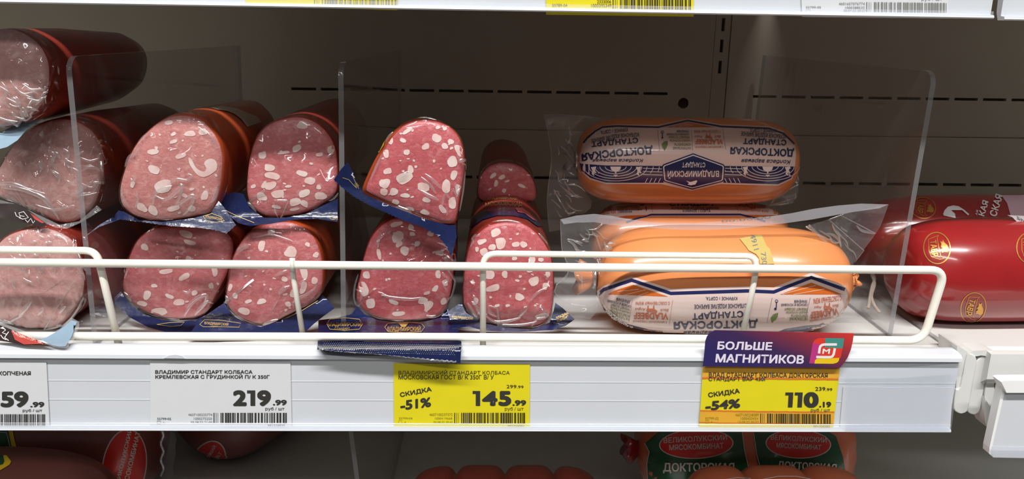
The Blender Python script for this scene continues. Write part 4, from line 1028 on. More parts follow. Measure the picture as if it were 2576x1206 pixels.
creases(Fp, fF, [(6, [(466, 792), (480, 766), (498, 748), (520, 740), (516, 760), (500, 782)]), (5, [(492, 790), (506, 770), (522, 756), (532, 760)]), (5, [(534, 778), (546, 752), (552, 730)]), (5, [(316, 732), (326, 744), (334, 756)]), (4, [(462, 730), (474, 734), (480, 726)]), (3, [(318, 700), (322, 686), (326, 678)])])
creases(G, fG, [(7, [(702, 740), (712, 728), (730, 718)]), (5, [(694, 692), (712, 684), (724, 678)]), (5, [(754, 714), (764, 706), (772, 700)]), (5, [(738, 770), (744, 752), (770, 740), (792, 724), (794, 708)]), (5, [(570, 764), (576, 752), (572, 742)]), (4, [(598, 640), (612, 628), (628, 620)]), (4, [(600, 628), (616, 618), (634, 616)]), (5, [(660, 815), (680, 806), (700, 800)]), (3, [(640, 598), (680, 590), (720, 600), (740, 608)])])
creases(H, fH, [(6, [(950, 500), (1000, 516), (1050, 536), (1090, 554)]), (5, [(1000, 446), (1020, 436), (1030, 430)]), (4, [(1070, 436), (1090, 452), (1110, 474)]), (4, [(1060, 444), (1080, 462), (1098, 486)]), (5, [(1060, 478), (1080, 490), (1104, 502)]), (5, [(1152, 408), (1160, 402), (1166, 406)]), (3.5, [(936, 452), (950, 420), (964, 388)]), (3.5, [(1150, 530), (1158, 480), (1164, 430)]), (4, [(976, 360), (984, 348), (994, 336)]), (3, [(1060, 300), (1080, 304), (1096, 308)])] + rand_creases((1120, 380, 1160, 520), 6, 80, 20, 40, 12))
creases(I, fI, [(5, [(908, 690), (900, 720), (898, 750), (906, 772)]), (5, [(912, 640), (920, 610), (936, 590)]), (5, [(1138, 640), (1142, 680), (1134, 730), (1122, 760)]), (5, [(920, 788), (950, 800), (1000, 806), (1060, 804)]), (4, [(1118, 690), (1126, 704), (1116, 716), (1124, 730)]), (4, [(1112, 684), (1120, 698)]), (4, [(1072, 790), (1084, 793), (1096, 790)]), (3.5, [(900, 728), (912, 736), (908, 758)]), (3.5, [(1100, 610), (1124, 620), (1136, 640)]), (3, [(1108, 600), (1124, 606)])] + rand_creases((1100, 620, 1140, 660), 8, 10, 8, 18, 13))
creases(J, fJ, [(6, [(1178, 760), (1192, 784), (1208, 806)]), (6, [(1188, 756), (1204, 778), (1216, 798)]), (6, [(1222, 790), (1246, 806), (1280, 804), (1310, 796)]), (6, [(1228, 768), (1234, 784), (1250, 794)]), (6, [(1302, 798), (1318, 780), (1326, 768)]), (5, [(1222, 812), (1260, 814), (1310, 814), (1350, 806)]), (5, [(1336, 818), (1350, 800), (1370, 796), (1378, 784)]), (5, [(1168, 770), (1176, 790), (1190, 800)]), (4, [(1240, 563), (1276, 560), (1310, 566)]), (4, [(1350, 590), (1362, 604), (1372, 616)]), (4, [(1330, 758), (1350, 736), (1372, 722)]), (3.5, [(1366, 690), (1376, 694), (1370, 702)]), (4, [(1186, 620), (1196, 600), (1210, 588)]), (5, [(1376, 812), (1384, 790), (1388, 772)])])

# ------------------------------------------------------------------ whole sausages lying along the shelf
M_orcase = principled('orange_casing', rgb(224, 140, 84), 0.28, coat=0.6, coat_rough=0.08, var=0.06, vscale=30)
M_label = principled('pinkish_white_label', rgb(226, 202, 194), 0.3, coat=0.5, coat_rough=0.08, var=0.03, vscale=40)
M_lbwhite = principled('white_label_border', rgb(242, 232, 228), 0.3, coat=0.5, coat_rough=0.08, var=0.02)
M_navy = principled('navy_print', rgb(34, 40, 88), 0.3, coat=0.5, coat_rough=0.08, var=0.06, vscale=80)
M_navytext = principled('navy_lettering', rgb(38, 42, 78), 0.4, coat=0.3, var=0.05)
M_ortri = principled('burnt_orange_print', rgb(208, 104, 36), 0.3, coat=0.5, var=0.06, vscale=60)
M_brickt = principled('brick_lettering', rgb(196, 104, 68), 0.4, coat=0.3, var=0.05)
M_green = principled('olive_green_print', rgb(104, 122, 48), 0.4, coat=0.3, var=0.06)
M_clip = principled('aluminium_clip', rgb(200, 200, 200), 0.25, metal=0.9, bump=0.3, bscale=600)
M_bag = film('clear_bag', tint=(0.94, 0.94, 0.945, 1), haze=0.09, hazecol=(0.8, 0.8, 0.82, 1), rough=0.09, bump=1.0, scale=34, dist=0.008)
M_bagedge = film('ribbed_bag_seam', tint=(0.9, 0.9, 0.92, 1), haze=0.33, hazecol=(0.74, 0.72, 0.77, 1), rough=0.12, bump=0.5, scale=400, dist=0.0006)
M_tape = principled('yellow_masking_tape', rgb(190, 166, 92), 0.7, var=0.06, vscale=90, bump=0.2, bscale=500)

def chub(name, label, p0, p1, R, mat, n_ax=60, n_th=64, pw=5.0, squash=1.0, pleats=10, pleat=0.05, group=None, ends=(0.12, 0.12), zfloor=None, wob=0.0, seed=0, cat='sausage', bulges=None):
    """whole sausage between two world points, rounded pleated ends"""
    p0, p1 = Vector(p0), Vector(p1)
    ax = (p1 - p0); L = ax.length; ax.normalize()
    s1 = ax.cross(Vector((0, 0, 1))).normalized(); up = s1.cross(ax)
    mid = (p0 + p1) / 2
    root = empty(name, (mid.x, mid.y, zfloor if zfloor is not None else mid.z - R), label, cat, group)
    V, Fc = [], []
    rows = []
    for i in range(n_ax + 1):
        # denser at the ends
        t = 0.5 - 0.5 * math.cos(math.pi * i / n_ax)
        rows.append(t)
    for t in rows:
        q = abs(2 * t - 1)
        r = R * max(0.0, 1 - q ** pw) ** (1 / pw * 1.6)
        e = ends[0] if t < 0.5 else ends[1]
        r = max(r, R * 0.10)
        if bulges: r *= 1 - bulges[1] * (1 - abs(math.sin(math.pi * t * bulges[0]))) ** 3
        pl = pleat * max(0.0, min(1.0, (q - 0.80) / 0.14)) * max(0.0, min(1, (1.02 - q) / 0.05))
        for k in range(n_th):
            a = 2 * math.pi * k / n_th
            rr_ = r * (1 - pl * (0.5 + 0.5 * math.cos(pleats * a + 3 * math.sin(2 * a + seed))) + wob * noise.noise(Vector((t * 6, math.cos(a), math.sin(a) + seed))))
            v = p0 + ax * (t * L) + s1 * (math.cos(a) * rr_) + up * (math.sin(a) * rr_ * squash)
            if zfloor is not None and v.z < zfloor + 0.0004: v.z = zfloor + 0.0004
            V.append(v)
    for i in range(n_ax):
        for k in range(n_th): Fc.append([i * n_th + k, i * n_th + (k + 1) % n_th, (i + 1) * n_th + (k + 1) % n_th, (i + 1) * n_th + k])
    Fc.append(list(range(n_th))); Fc.append([n_ax * n_th + k for k in range(n_th)])
    body = mesh_obj('casing', *fix_normals(V, Fc), mat, root, smooth=True)
    return root, body
def end_clip(p, dirv, root, casing, r=0.005, tail=0.012, flare=0.009, seed=0):
    """crimped metal clip and the gathered casing tail behind it"""
    p, d = Vector(p), Vector(dirv).normalized()
    u = d.cross(Vector((0, 0, 1))).normalized(); w = u.cross(d)
    V, Fc = [], []; n = 24
    for t, rr_ in ((-0.004, r * 1.0), (0.0, r * 0.8), (0.003, r * 0.8), (0.006, r * 1.1), (tail * 0.7, flare * 0.85), (tail, flare)):
        for k in range(n):
            a = 2 * math.pi * k / n
            q = rr_ * (1 + 0.28 * math.sin(5 * a + seed) * (1 if t > 0.004 else 0.2))
            V.append(p + d * (t + 0.002 * math.sin(3 * a + seed) * (t > 0.005)) + u * math.cos(a) * q * 0.75 + w * math.sin(a) * q)
    for i in range(5):
        for k in range(n): Fc.append([i * n + k, i * n + (k + 1) % n, (i + 1) * n + (k + 1) % n, (i + 1) * n + k])
    Fc.append([5 * n + k for k in range(n)])
    mesh_obj('casing_tail', *fix_normals(V, Fc), casing, root, smooth=True)
    ring = [p + d * 0.0014 + (u * math.cos(a) * 0.85 + w * math.sin(a)) * r * 0.95 for a in [2 * math.pi * k / 20 for k in range(21)]]
    mesh_obj('metal_clip', *tube(ring, 0.0013, 8, caps=False), M_clip, root, smooth=True)

# --- L: front orange sausage
pL0, pL1 = at(1500, 712, 0.472), at(2128, 722, 0.468)
RL = 0.034
for p in (pL0, pL1): p.z = DZ + RL - 0.001
Lr, bL = chub('wrapped_sausage', 'orange sausage with upside-down label and tape, lying in front on the shelf', pL0, pL1, RL, M_orcase, pw=4.2, pleat=0.012, zfloor=DZ, seed=1)
end_clip(pL0, (-1, 0, 0), Lr, M_orcase, r=0.006, tail=0.013, flare=0.0095)
end_clip(pL1, (1, 0, 0), Lr, M_orcase, r=0.004, tail=0.006, flare=0.005, seed=2)
def P(t, *pts): return [t(*p) for p in pts]
def bag(pts, Yf, root, seed, edge, folds, box_, ang, **k):
    """free corner of a clear bag with its bright cut edge and folds"""
    o = sheet('bag_corner', pts, Yf, M_bag, root, seed=seed, **k)
    bv = bvh_of(o)
    creases(root, o, [(1.6, [pts[i] for i in edge])] + rand_creases(box_, folds, ang, 18, 60, seed + 40, 0.6), off=0.0006)
    return o
CELL = (12, 6)
zig = [(360, 690), (400, 655), (600, 588), (880, 682), (1430, 664), (1620, 672), (1890, 568), (2130, 655)]
lay([poly2(P(c6, (352, 665), (400, 628), (600, 560), (880, 650), (1430, 632), (1620, 640), (1890, 534), (2135, 630), (2150, 700), (2110, 850), (1990, 930), (1700, 1000), (1200, 1010), (560, 1000), (420, 880), (350, 760)))], bL, 'label', M_label, Lr, off=0.0002, cell=(6, 3))
lay([line2([c6(*p) for p in zig], 8.5)], bL, 'navy_line', M_navy, Lr, off=0.0003, cell=CELL)
lay([poly2(P(c6, (430, 690), (470, 664), (610, 620), (860, 705))), poly2(P(c6, (1665, 690), (1890, 605), (2115, 690)))], bL, 'orange_triangle', M_ortri, Lr, off=0.0003, cell=CELL)
lay([line2(P(c6, (500, 668), (650, 652)), 0.8), line2(P(c6, (540, 695), (700, 655)), 0.8), line2(P(c6, (640, 700), (720, 672)), 0.8), line2(P(c6, (1680, 688), (1920, 625)), 0.8), line2(P(c6, (1760, 690), (1985, 650)), 0.8)], bL, 'ray_line', M_lbwhite, Lr, off=0.0004, cell=CELL)
lay([poly2(P(c6, (352, 760), (400, 800), (480, 850), (560, 900), (700, 935), (820, 975), (820, 1000), (560, 1000), (440, 920))), poly2(P(c6, (1640, 962), (1700, 938), (1850, 915), (2010, 903), (1960, 945), (1800, 985), (1660, 990)))], bL, 'navy_band', M_navy, Lr, off=0.0003, cell=CELL)
lay([tx(c6, 'ВЛАДИМИРСКИЙ', 392, 850, 620, 905, flip=True, rot=38, bold=0.02), tx(c6, 'СТАНДАРТ', 500, 925, 660, 960, flip=True, rot=14, bold=0.02)], bL, 'lettering', M_lbwhite, Lr, off=0.0005, cell=CELL)
lay([tx(c6, 'КУРИНОЕ 1 СОРТА.', 1130, 706, 1358, 730, flip=True, bold=0.012), tx(c6, 'КОЛБАСНОЕ ИЗДЕЛИЕ ВАРЕНОЕ', 1048, 752, 1440, 788, flip=True, rot=-1.2, bold=0.012),
     tx(c6, 'СТАНДАРТ', 1033, 806, 1400, 862, flip=True, rot=-3, bold=0.025), tx(c6, 'ДОКТОРСКАЯ', 900, 868, 1505, 935, flip=True, rot=-1, bold=0.03), tx(c6, 'Колбаса вареная', 970, 946, 1400, 972, flip=True, bold=0.01, shear=0.25)],
    bL, 'lettering', M_navytext, Lr, off=0.0004, cell=CELL)
def cow(t, x0, y0, w, h, flip=True):
    """small standing cow silhouette"""
    pts = [(0.05, 0.1), (0.16, 0.08), (0.22, 0.22), (0.75, 0.2), (0.92, 0.25), (0.95, 0.6), (0.9, 0.6), (0.88, 0.42), (0.85, 0.98), (0.76, 0.98), (0.74, 0.62), (0.38, 0.6), (0.36, 0.98), (0.27, 0.98), (0.25, 0.55), (0.15, 0.45), (0.02, 0.35)]
    return poly2([t(x0 + w * (1 - a if flip else a), y0 + h * (1 - b if flip else b)) for a, b in pts])
def dotted(t, x0, y0, x1, y1, n=22):
    out = []
    for k in range(n):
        a = k / n; b = (k + 0.5) / n
        out.append(line2([t(x0 + (x1 - x0) * a, y0 + (y1 - y0) * a), t(x0 + (x1 - x0) * b, y0 + (y1 - y0) * b)], 1.1))
    return [merged(out)]
lay([tx(c6, 'С СОБСТВЕННЫХ ФЕРМ', 628, 740, 872, 764, flip=True, bold=0.012), cow(c6, 700, 768, 84, 58), tx(c6, 'Black', 802, 792, 865, 812, flip=True, shear=0.3, bold=0.01), tx(c6, 'Angus', 622, 780, 700, 806, flip=True, shear=0.3, bold=0.01),
     tx(c6, 'VLADBEEF', 615, 820, 860, 868, flip=True, bold=0.03, rot=1), tx(c6, 'С МРАМОРНОЙ ГОВЯДИНОЙ', 608, 876, 852, 896, flip=True, bold=0.01, rot=2),
     tx(c6, 'С СОБСТВЕННЫХ ФЕРМ', 1905, 705, 2105, 745, flip=True, bold=0.012, rot=-7), cow(c6, 1975, 748, 66, 60), tx(c6, 'Black', 2040, 760, 2085, 780, flip=True, shear=0.3, bold=0.01, rot=-6), tx(c6, 'Angus', 1910, 768, 1965, 790, flip=True, shear=0.3, bold=0.01),
     tx(c6, 'VLADBEEF', 1882, 800, 2085, 850, flip=True, bold=0.03, rot=-8), tx(c6, 'С МРАМОРНОЙ ГОВЯДИНОЙ', 1880, 855, 2050, 878, flip=True, bold=0.01, rot=-9)] + dotted(c6, 893, 730, 868, 908) + dotted(c6, 604, 728, 580, 890),
    bL, 'lettering', M_brickt, Lr, off=0.0004, cell=CELL)
gl_ = [('НАТУРАЛЬНЫЕ', 868), ('КОМПОНЕНТЫ', 845), ('НАШЕЙ КОЛБАСЫ', 822), ('ТРЕБУЮТ ОСОБЫХ', 796), ('СРОКОВ И УСЛОВИЙ', 766), ('ХРАНЕНИЯ', 740)]
lay([tx(c6, s, 1862 - 7.6 * len(s) * 1.55, y - 12, 1862 - (880 - y) * -0.05, y + 8, flip=True, bold=0.012) for s, y in gl_[:4]] + [poly2([c6(*p) for p in [(1605, 888), (1598, 855), (1618, 832), (1652, 820), (1648, 850), (1632, 872), (1618, 880), (1612, 892)]])] +
    [tx(c6, s, 440 + (868 - y) * 0.1 + i * 0, y - 30 + i * 2, 585 + (868 - y) * 0.06, y - 12 + i * 2, flip=True, bold=0.012, rot=20 - 2 * i) for i, (s, y) in enumerate(gl_[:4])], bL, 'lettering', M_green, Lr, off=0.0004, cell=CELL)
lay([tx(c6, s, 1862 - 7.6 * len(s) * 1.55, y - 12, 1862, y + 10, flip=True, bold=0.012) for s, y in gl_[4:]] + dotted(c6, 1608, 715, 1570, 895, 26) + dotted(c6, 1882, 712, 1842, 885, 26) + [line2(P(c6, (1638, 785), (1640, 740)), 2.2), poly2([c6(*p) for p in ellipse2(1632, 792, 9, 9, n=12)]), line2([c6(*p) for p in ellipse2(1640, 737, 10, 10, n=14)], 1.2, True)] +
    [tx(c6, 'СРОКОВ И УСЛОВИЙ', 425, 745, 595, 768, flip=True, bold=0.012, rot=14), tx(c6, 'ХРАНЕНИЯ', 490, 722, 590, 745, flip=True, bold=0.012, rot=12)], bL, 'lettering', M_navytext, Lr, off=0.0004, cell=CELL)
# masking tape with a handwritten number
tp = P(c6, (1373, 292), (1450, 276), (1530, 264), (1548, 300), (1568, 345), (1575, 352), (1590, 365), (1608, 420), (1625, 472), (1575, 474), (1520, 472), (1512, 430), (1490, 402), (1440, 378), (1422, 352))
o = lay([poly2(tp)], bL, 'masking_tape', M_tape, Lr, off=0.0006, cell=6)
lay([tx(c6, '4911', 1425, 300, 1535, 338, rot=75, bold=-0.012), tx(c6, '730', 1505, 415, 1590, 452, rot=82, bold=-0.012)], bL, 'handwriting', M_inkgrey, Lr, off=0.0009, cell=6)
# clear bag: long seam above, free corners left and right
seam_up = P(c6, (85, 150), (200, 122), (330, 110), (460, 125), (600, 152), (750, 170), (900, 177), (1050, 176), (1200, 166), (1400, 150), (1600, 128), (1750, 105), (1900, 75), (2080, 50), (2250, 36), (2448, 42))
seam_lo = P(c6, (2380, 70), (2200, 95), (2050, 122), (1900, 150), (1700, 178), (1500, 203), (1300, 220), (1100, 226), (900, 222), (750, 212), (600, 205), (450, 190), (330, 170), (200, 172), (110, 185))
sheet('bag_seam', seam_up + seam_lo, lambda x, y: 0.452 + 0.0, M_bagedge, Lr, wav=0.002, wscale=18, cell=12)
bag(P(c6, (2448, 42), (2420, 120), (2390, 200), (2330, 290), (2260, 380), (2200, 460), (2150, 560), (2120, 470), (2080, 385), (2000, 300), (1920, 240), (1850, 200), (1980, 160), (2120, 110), (2280, 75)), lambda x, y: 0.4545 + 0.00006 * max(0, y - 540), Lr, 4, range(0, 6), 16, (2040, 560, 2160, 640), 45, wav=0.003, wscale=28, cell=10)
bag(P(c6, (85, 150), (88, 250), (92, 330), (100, 400), (138, 470), (140, 520), (120, 570), (60, 612), (42, 660), (60, 740), (110, 800), (180, 850), (300, 870), (360, 800), (340, 700), (345, 560), (400, 440), (470, 330), (540, 250), (600, 205), (450, 190), (330, 170), (200, 165)), lambda x, y: 0.4575 + 0.00002 * max(0, y - 540), Lr, 6, range(0, 13), 22, (1420, 570, 1530, 680), 40, wav=0.003, wscale=28, cell=10)
lay([tx(c6, '00.00.00', 1245, 138, 1600, 154, bold=0.0, rot=-4.5)], BVHTree.FromPolygons([at(*c6(x, y), 0.4512) for x, y in ((1000, 100), (1800, 60), (1800, 250), (1000, 250))], [(0, 1, 2, 3)]), 'date_print', M_inkgrey, Lr)

# --- M: upper orange sausage, upside-down label in shade
RM = 0.0303
pM0, pM1 = at(1451, 404, 0.552), at(1999, 406, 0.552)
pM1.z = pM0.z = (pM0.z + pM1.z) / 2
zN = pM0.z - RM
Mr, bM = chub('wrapped_sausage', 'orange sausage with a navy hexagon badge upside down, lying on top', pM0, pM1, RM, M_orcase, pw=5.0, pleat=0.012, seed=3, zfloor=zN)
end_clip(pM0 + Vector((0.001, 0, 0)), (-1, 0, 0), Mr, M_bag, r=0.0055, tail=0.009, flare=0.008)
lay([poly2(P(c5, (395, 330), (420, 285), (480, 225), (560, 175), (700, 160), (1080, 166), (1350, 108), (1660, 160), (2100, 178), (2230, 222), (2330, 330), (2345, 420), (2335, 560), (2310, 660), (2180, 722), (1650, 706), (1385, 768), (1110, 706), (600, 706), (450, 662), (385, 600), (362, 520), (362, 440)))], bM, 'label', M_label, Mr, off=0.00022, cell=(6, 3))
lay([line2(P(c5, (395, 330), (430, 285), (500, 225), (570, 185), (700, 176), (1080, 186), (1350, 126), (1660, 180), (2100, 197), (2235, 245), (2330, 340)), 4.6)], bM, 'navy_line', M_navy, Mr, off=0.0003, cell=CELL)
lay([poly2(P(c5, (1130, 188), (1350, 140), (1600, 186)))], bM, 'orange_triangle', M_ortri, Mr, off=0.0003, cell=CELL)
lay([line2(P(c5, (1150 + 60 * k, 186), (1350 + 20 * k, 150 + 5 * k)), 0.7) for k in range(4)], bM, 'ray_line', M_lbwhite, Mr, off=0.0004, cell=CELL)
lay([poly2(P(c5, (362, 512), (385, 520), (600, 535), (1130, 540), (1130, 692), (600, 692), (460, 648), (375, 580))), poly2(P(c5, (1680, 540), (2200, 545), (2335, 545), (2325, 600), (2300, 650), (2180, 706), (1680, 692)))], bM, 'navy_band', M_navy, Mr, off=0.0003, cell=CELL)
arcs = []
for cxa in (690, 2085):
    for rr_ in (60, 90, 120, 150, 180, 215, 250):
        seg = []
        for k in range(25):
            a = math.pi * k / 24
            x = cxa - rr_ * 1.6 * math.cos(a); y = 545 + 0 + rr_ * 0.72 * math.sin(a)
            if rr_ * 0.72 * math.sin(a) > 150 - 0.25 * abs(x - cxa): 
                if len(seg) > 1: arcs.append(line2([c5(*p) for p in seg], 1.5))
                seg = []; continue
            seg.append((x, min(y, 694)))
        if len(seg) > 1: arcs.append(line2([c5(*p) for p in seg], 1.5))
    arcs.append(poly2(P(c5, (cxa - 50, 545), (cxa + 50, 545), (cxa + 40, 575), (cxa + 10, 590), (cxa, 615), (cxa - 10, 590), (cxa - 40, 575))))
    arcs.append(poly2(P(c5, (cxa - 20, 620), (cxa + 20, 620), (cxa, 640))))
for x0, x1 in ((940, 1120), (1690, 1850)):
    for k in range(3): arcs.append(line2(P(c5, (x0, 560 + 28 * k), (x1, 566 + 28 * k)), 1.5))
for x0 in range(960, 1120, 40): arcs.append(line2(P(c5, (x0, 692), (x0 + 22, 650)), 1.5))
for x0 in range(1690, 1830, 40): arcs.append(line2(P(c5, (x0 + 22, 692), (x0, 650)), 1.5))
for cxa in (490, 900, 1880, 2265):
    arcs.append(poly2(P(c5, (cxa - 25, 550), (cxa + 25, 545), (cxa + 12, 580), (cxa + 28, 605), (cxa, 600), (cxa + 5, 630), (cxa - 18, 612), (cxa - 10, 585))))
for side in (True, False):
    lay([a for a in arcs if (sum(v.x for v in a[0]) / len(a[0]) < 1743) == side], bM, 'wave_ornament', M_lbwhite, Mr, off=0.00045, cell=CELL)
hexo = P(c5, (1112, 545), (1125, 525), (1400, 424), (1680, 525), (1694, 545), (1686, 668), (1670, 682), (1392, 752), (1140, 682), (1124, 668))
hexm = P(c5, (1124, 548), (1134, 534), (1400, 437), (1672, 534), (1682, 548), (1674, 662), (1662, 674), (1392, 741), (1148, 674), (1136, 662))
hexi = P(c5, (1134, 550), (1142, 540), (1400, 447), (1664, 540), (1672, 550), (1664, 658), (1655, 668), (1392, 732), (1154, 668), (1144, 658))
lay([poly2(hexo)], bM, 'badge', M_navy, Mr, off=0.0005, cell=CELL); lay([poly2(hexm)], bM, 'badge_outline', M_lbwhite, Mr, off=0.0006, cell=CELL); lay([poly2(hexi)], bM, 'badge', M_navy, Mr, off=0.0007, cell=CELL)
lay([tx(c5, 'ВЛАДИМИРСКИЙ', 1166, 572, 1636, 652, flip=True, bold=0.02), tx(c5, 'СТАНДАРТ', 1298, 500, 1510, 552, flip=True, bold=0.02), poly2(P(c5, (1335, 672), (1375, 682), (1430, 668), (1438, 676), (1420, 705), (1380, 712), (1348, 705), (1362, 692)))], bM, 'lettering', M_lbwhite, Mr, off=0.0008, cell=CELL)
lay([tx(c5, 'КУРИНОЕ 1 СОРТА.', 550, 206, 802, 240, flip=True, rot=-6, bold=0.012), tx(c5, 'КОЛБАСНОЕ ИЗДЕЛИЕ ВАРЕНОЕ', 465, 248, 902, 290, flip=True, rot=-8, bold=0.015, bend=4), tx(c5, 'СТАНДАРТ', 470, 290, 895, 350, flip=True, rot=-5, bold=0.03),
     tx(c5, 'ДОКТОРСКАЯ', 380, 372, 1030, 455, flip=True, rot=-5.5, bold=0.035, bend=3), tx(c5, 'Колбаса вареная', 480, 468, 942, 506, flip=True, bold=0.012, shear=0.25),
     tx(c5, 'КУРИНОЕ 1 СОРТА.', 1918, 205, 2165, 235, flip=True, rot=2, bold=0.012), tx(c5, 'КОЛБАСНОЕ ИЗДЕЛИЕ ВАРЕНОЕ', 1842, 234, 2250, 280, flip=True, rot=4, bold=0.015), tx(c5, 'СТАНДАРТ', 1860, 285, 2255, 348, flip=True, rot=2, bold=0.03),
     tx(c5, 'ДОКТОРСКАЯ', 1742, 365, 2325, 445, flip=True, rot=2.5, bold=0.035), tx(c5, 'Колбаса вареная', 1842, 472, 2292, 518, flip=True, rot=1.5, bold=0.012, shear=0.25)], bM, 'lettering', M_navytext, Mr, off=0.0006, cell=CELL)
lay([tx(c5, s, 1370 - len(s) * 14.2, 352 - 33 * i + 15, 1378 - i * 2, 352 - 33 * i + 38, flip=True, bold=0.012) for i, s in enumerate(['НАТУРАЛЬНЫЕ', 'КОМПОНЕНТЫ', 'НАШЕЙ КОЛБАСЫ', 'ТРЕБУЮТ ОСОБЫХ'])] + [poly2(P(c5, (1140, 400), (1118, 370), (1112, 340), (1135, 318), (1165, 312), (1168, 345), (1155, 375), (1148, 385)))], bM, 'lettering', M_green, Mr, off=0.0006, cell=CELL)
lay([tx(c5, 'СРОКОВ И УСЛОВИЙ', 1158, 244, 1366, 266, flip=True, bold=0.012), tx(c5, 'ХРАНЕНИЯ', 1250, 216, 1366, 236, flip=True, bold=0.012), line2(P(c5, (1118, 280), (1118, 240)), 2.0), line2([c5(*p) for p in ellipse2(1118, 234, 11, 11, n=14)], 1.3, True), poly2([c5(*p) for p in ellipse2(1118, 284, 9, 8, n=12)])]
    + dotted(c5, 1075, 216, 1092, 405, 24) + dotted(c5, 1385, 212, 1395, 400, 24) + dotted(c5, 1672, 208, 1700, 390, 24), bM, 'lettering', M_navytext, Mr, off=0.0006, cell=CELL)
lay([tx(c5, 'С СОБСТВЕННЫХ ФЕРМ', 1410, 214, 1650, 240, flip=True, bold=0.012), cow(c5, 1510, 244, 66, 54), tx(c5, 'Black', 1595, 262, 1655, 284, flip=True, shear=0.3, bold=0.01), tx(c5, 'Angus', 1412, 260, 1490, 284, flip=True, shear=0.3, bold=0.01), tx(c5, 'VLADBEEF', 1420, 298, 1672, 342, flip=True, bold=0.03), tx(c5, 'С МРАМОРНОЙ ГОВЯДИНОЙ', 1422, 356, 1676, 380, flip=True, bold=0.01)], bM, 'lettering', M_brickt, Mr, off=0.0006, cell=CELL)
bag(P(c5, (28, 64), (200, 62), (420, 80), (620, 105), (540, 160), (450, 250), (390, 340), (345, 450), (350, 560), (375, 700), (430, 800), (470, 860), (460, 930), (400, 980), (300, 985), (190, 1035), (180, 1130), (80, 1146), (62, 1000), (56, 850), (72, 700), (95, 560), (100, 450), (85, 330), (70, 250)), 0.552, Mr, 1, [0, 24, 23, 22, 21, 20, 19, 18, 17], 22, (1385, 310, 1450, 560), 50, wav=0.004, wscale=26, cell=10)
bag(P(c5, (2290, 300), (2345, 400), (2350, 540), (2372, 700), (2368, 800), (2320, 880), (2230, 905), (2100, 900), (2220, 800), (2290, 680), (2330, 520)), 0.556, Mr, 2, range(1, 7), 6, (1975, 440, 2005, 510), 50, wav=0.003, wscale=26, cell=10)

# --- N: sausage behind, label upright, under M
RN = (zN - DZ) / 2
pN0, pN1 = at(1490, 560, 0.562), at(1985, 560, 0.562)
pN0.z = pN1.z = DZ + RN
Nr, bN = chub('wrapped_sausage', 'orange sausage with its white label the right way up, squeezed under another', pN0, pN1, RN - 0.0002, M_orcase, pw=4.5, pleat=0.012, seed=5, zfloor=DZ)
lay([poly2(P(c6, (285, 128), (330, 85), (420, 55), (620, 38), (900, 26), (1200, 24), (1500, 36), (1620, 70), (1690, 118), (1600, 140), (1480, 142), (1380, 128), (740, 128), (620, 160), (480, 150)))], bN, 'label', M_label, Nr, off=0.0002, cell=CELL)
lay([line2(P(c6, (560, 172), (620, 150), (740, 118), (1380, 117), (1480, 142), (1560, 165)), 4.5)], bN, 'navy_line', M_navy, Nr, off=0.0004, cell=CELL)
lay([poly2(P(c6, (470, 140), (560, 125), (725, 120), (620, 148))), poly2(P(c6, (1400, 118), (1560, 122), (1680, 124), (1500, 138)))], bN, 'orange_triangle', M_ortri, Nr, off=0.0004, cell=CELL)
lay([tx(c6, 'СТАНДАРТ', 872, 34, 1198, 61, bold=0.03), tx(c6, 'КОЛБАСНОЕ ИЗДЕЛИЕ ВАРЕНОЕ', 885, 65, 1226, 84, bold=0.012), tx(c6, 'КУРИНОЕ 1 СОРТА', 966, 83, 1165, 101, bold=0.012), tx(c6, 'СРОКОВ И УСЛОВИЙ', 505, 76, 672, 92, bold=0.012, rot=-3), tx(c6, 'ХРАНЕНИЯ', 510, 92, 600, 106, bold=0.012, rot=-3), line2(P(c6, (700, 62), (704, 92)), 2)] + dotted(c6, 740, 40, 748, 102, 10) + dotted(c6, 490, 56, 506, 112, 10) + dotted(c6, 1342, 42, 1368, 98, 10), bN, 'lettering', M_navytext, Nr, off=0.0005, cell=CELL)
lay([tx(c6, 'НАШЕЙ КОЛБАСЫ', 500, 52, 640, 64, bold=0.012, rot=-3), tx(c6, 'ТРЕБУЮТ ОСОБЫХ', 502, 62, 660, 76, bold=0.012, rot=-3), poly2(P(c6, (655, 46), (690, 40), (685, 54), (665, 56)))], bN, 'lettering', M_green, Nr, off=0.0005, cell=CELL)
lay([tx(c6, 'VLADBEEF', 325, 64, 460, 102, bold=0.03, rot=-14), tx(c6, 'С СОБСТВЕННЫХ ФЕРМ', 340, 100, 485, 116, bold=0.01, rot=-6), tx(c6, 'VLADBEEF', 1360, 42, 1565, 66, bold=0.03, rot=3), tx(c6, 'С СОБСТВЕННЫХ ФЕРМ', 1380, 82, 1580, 98, bold=0.01, rot=3), cow(c6, 1445, 62, 50, 20, False)], bN, 'lettering', M_brickt, Nr, off=0.0005, cell=CELL)

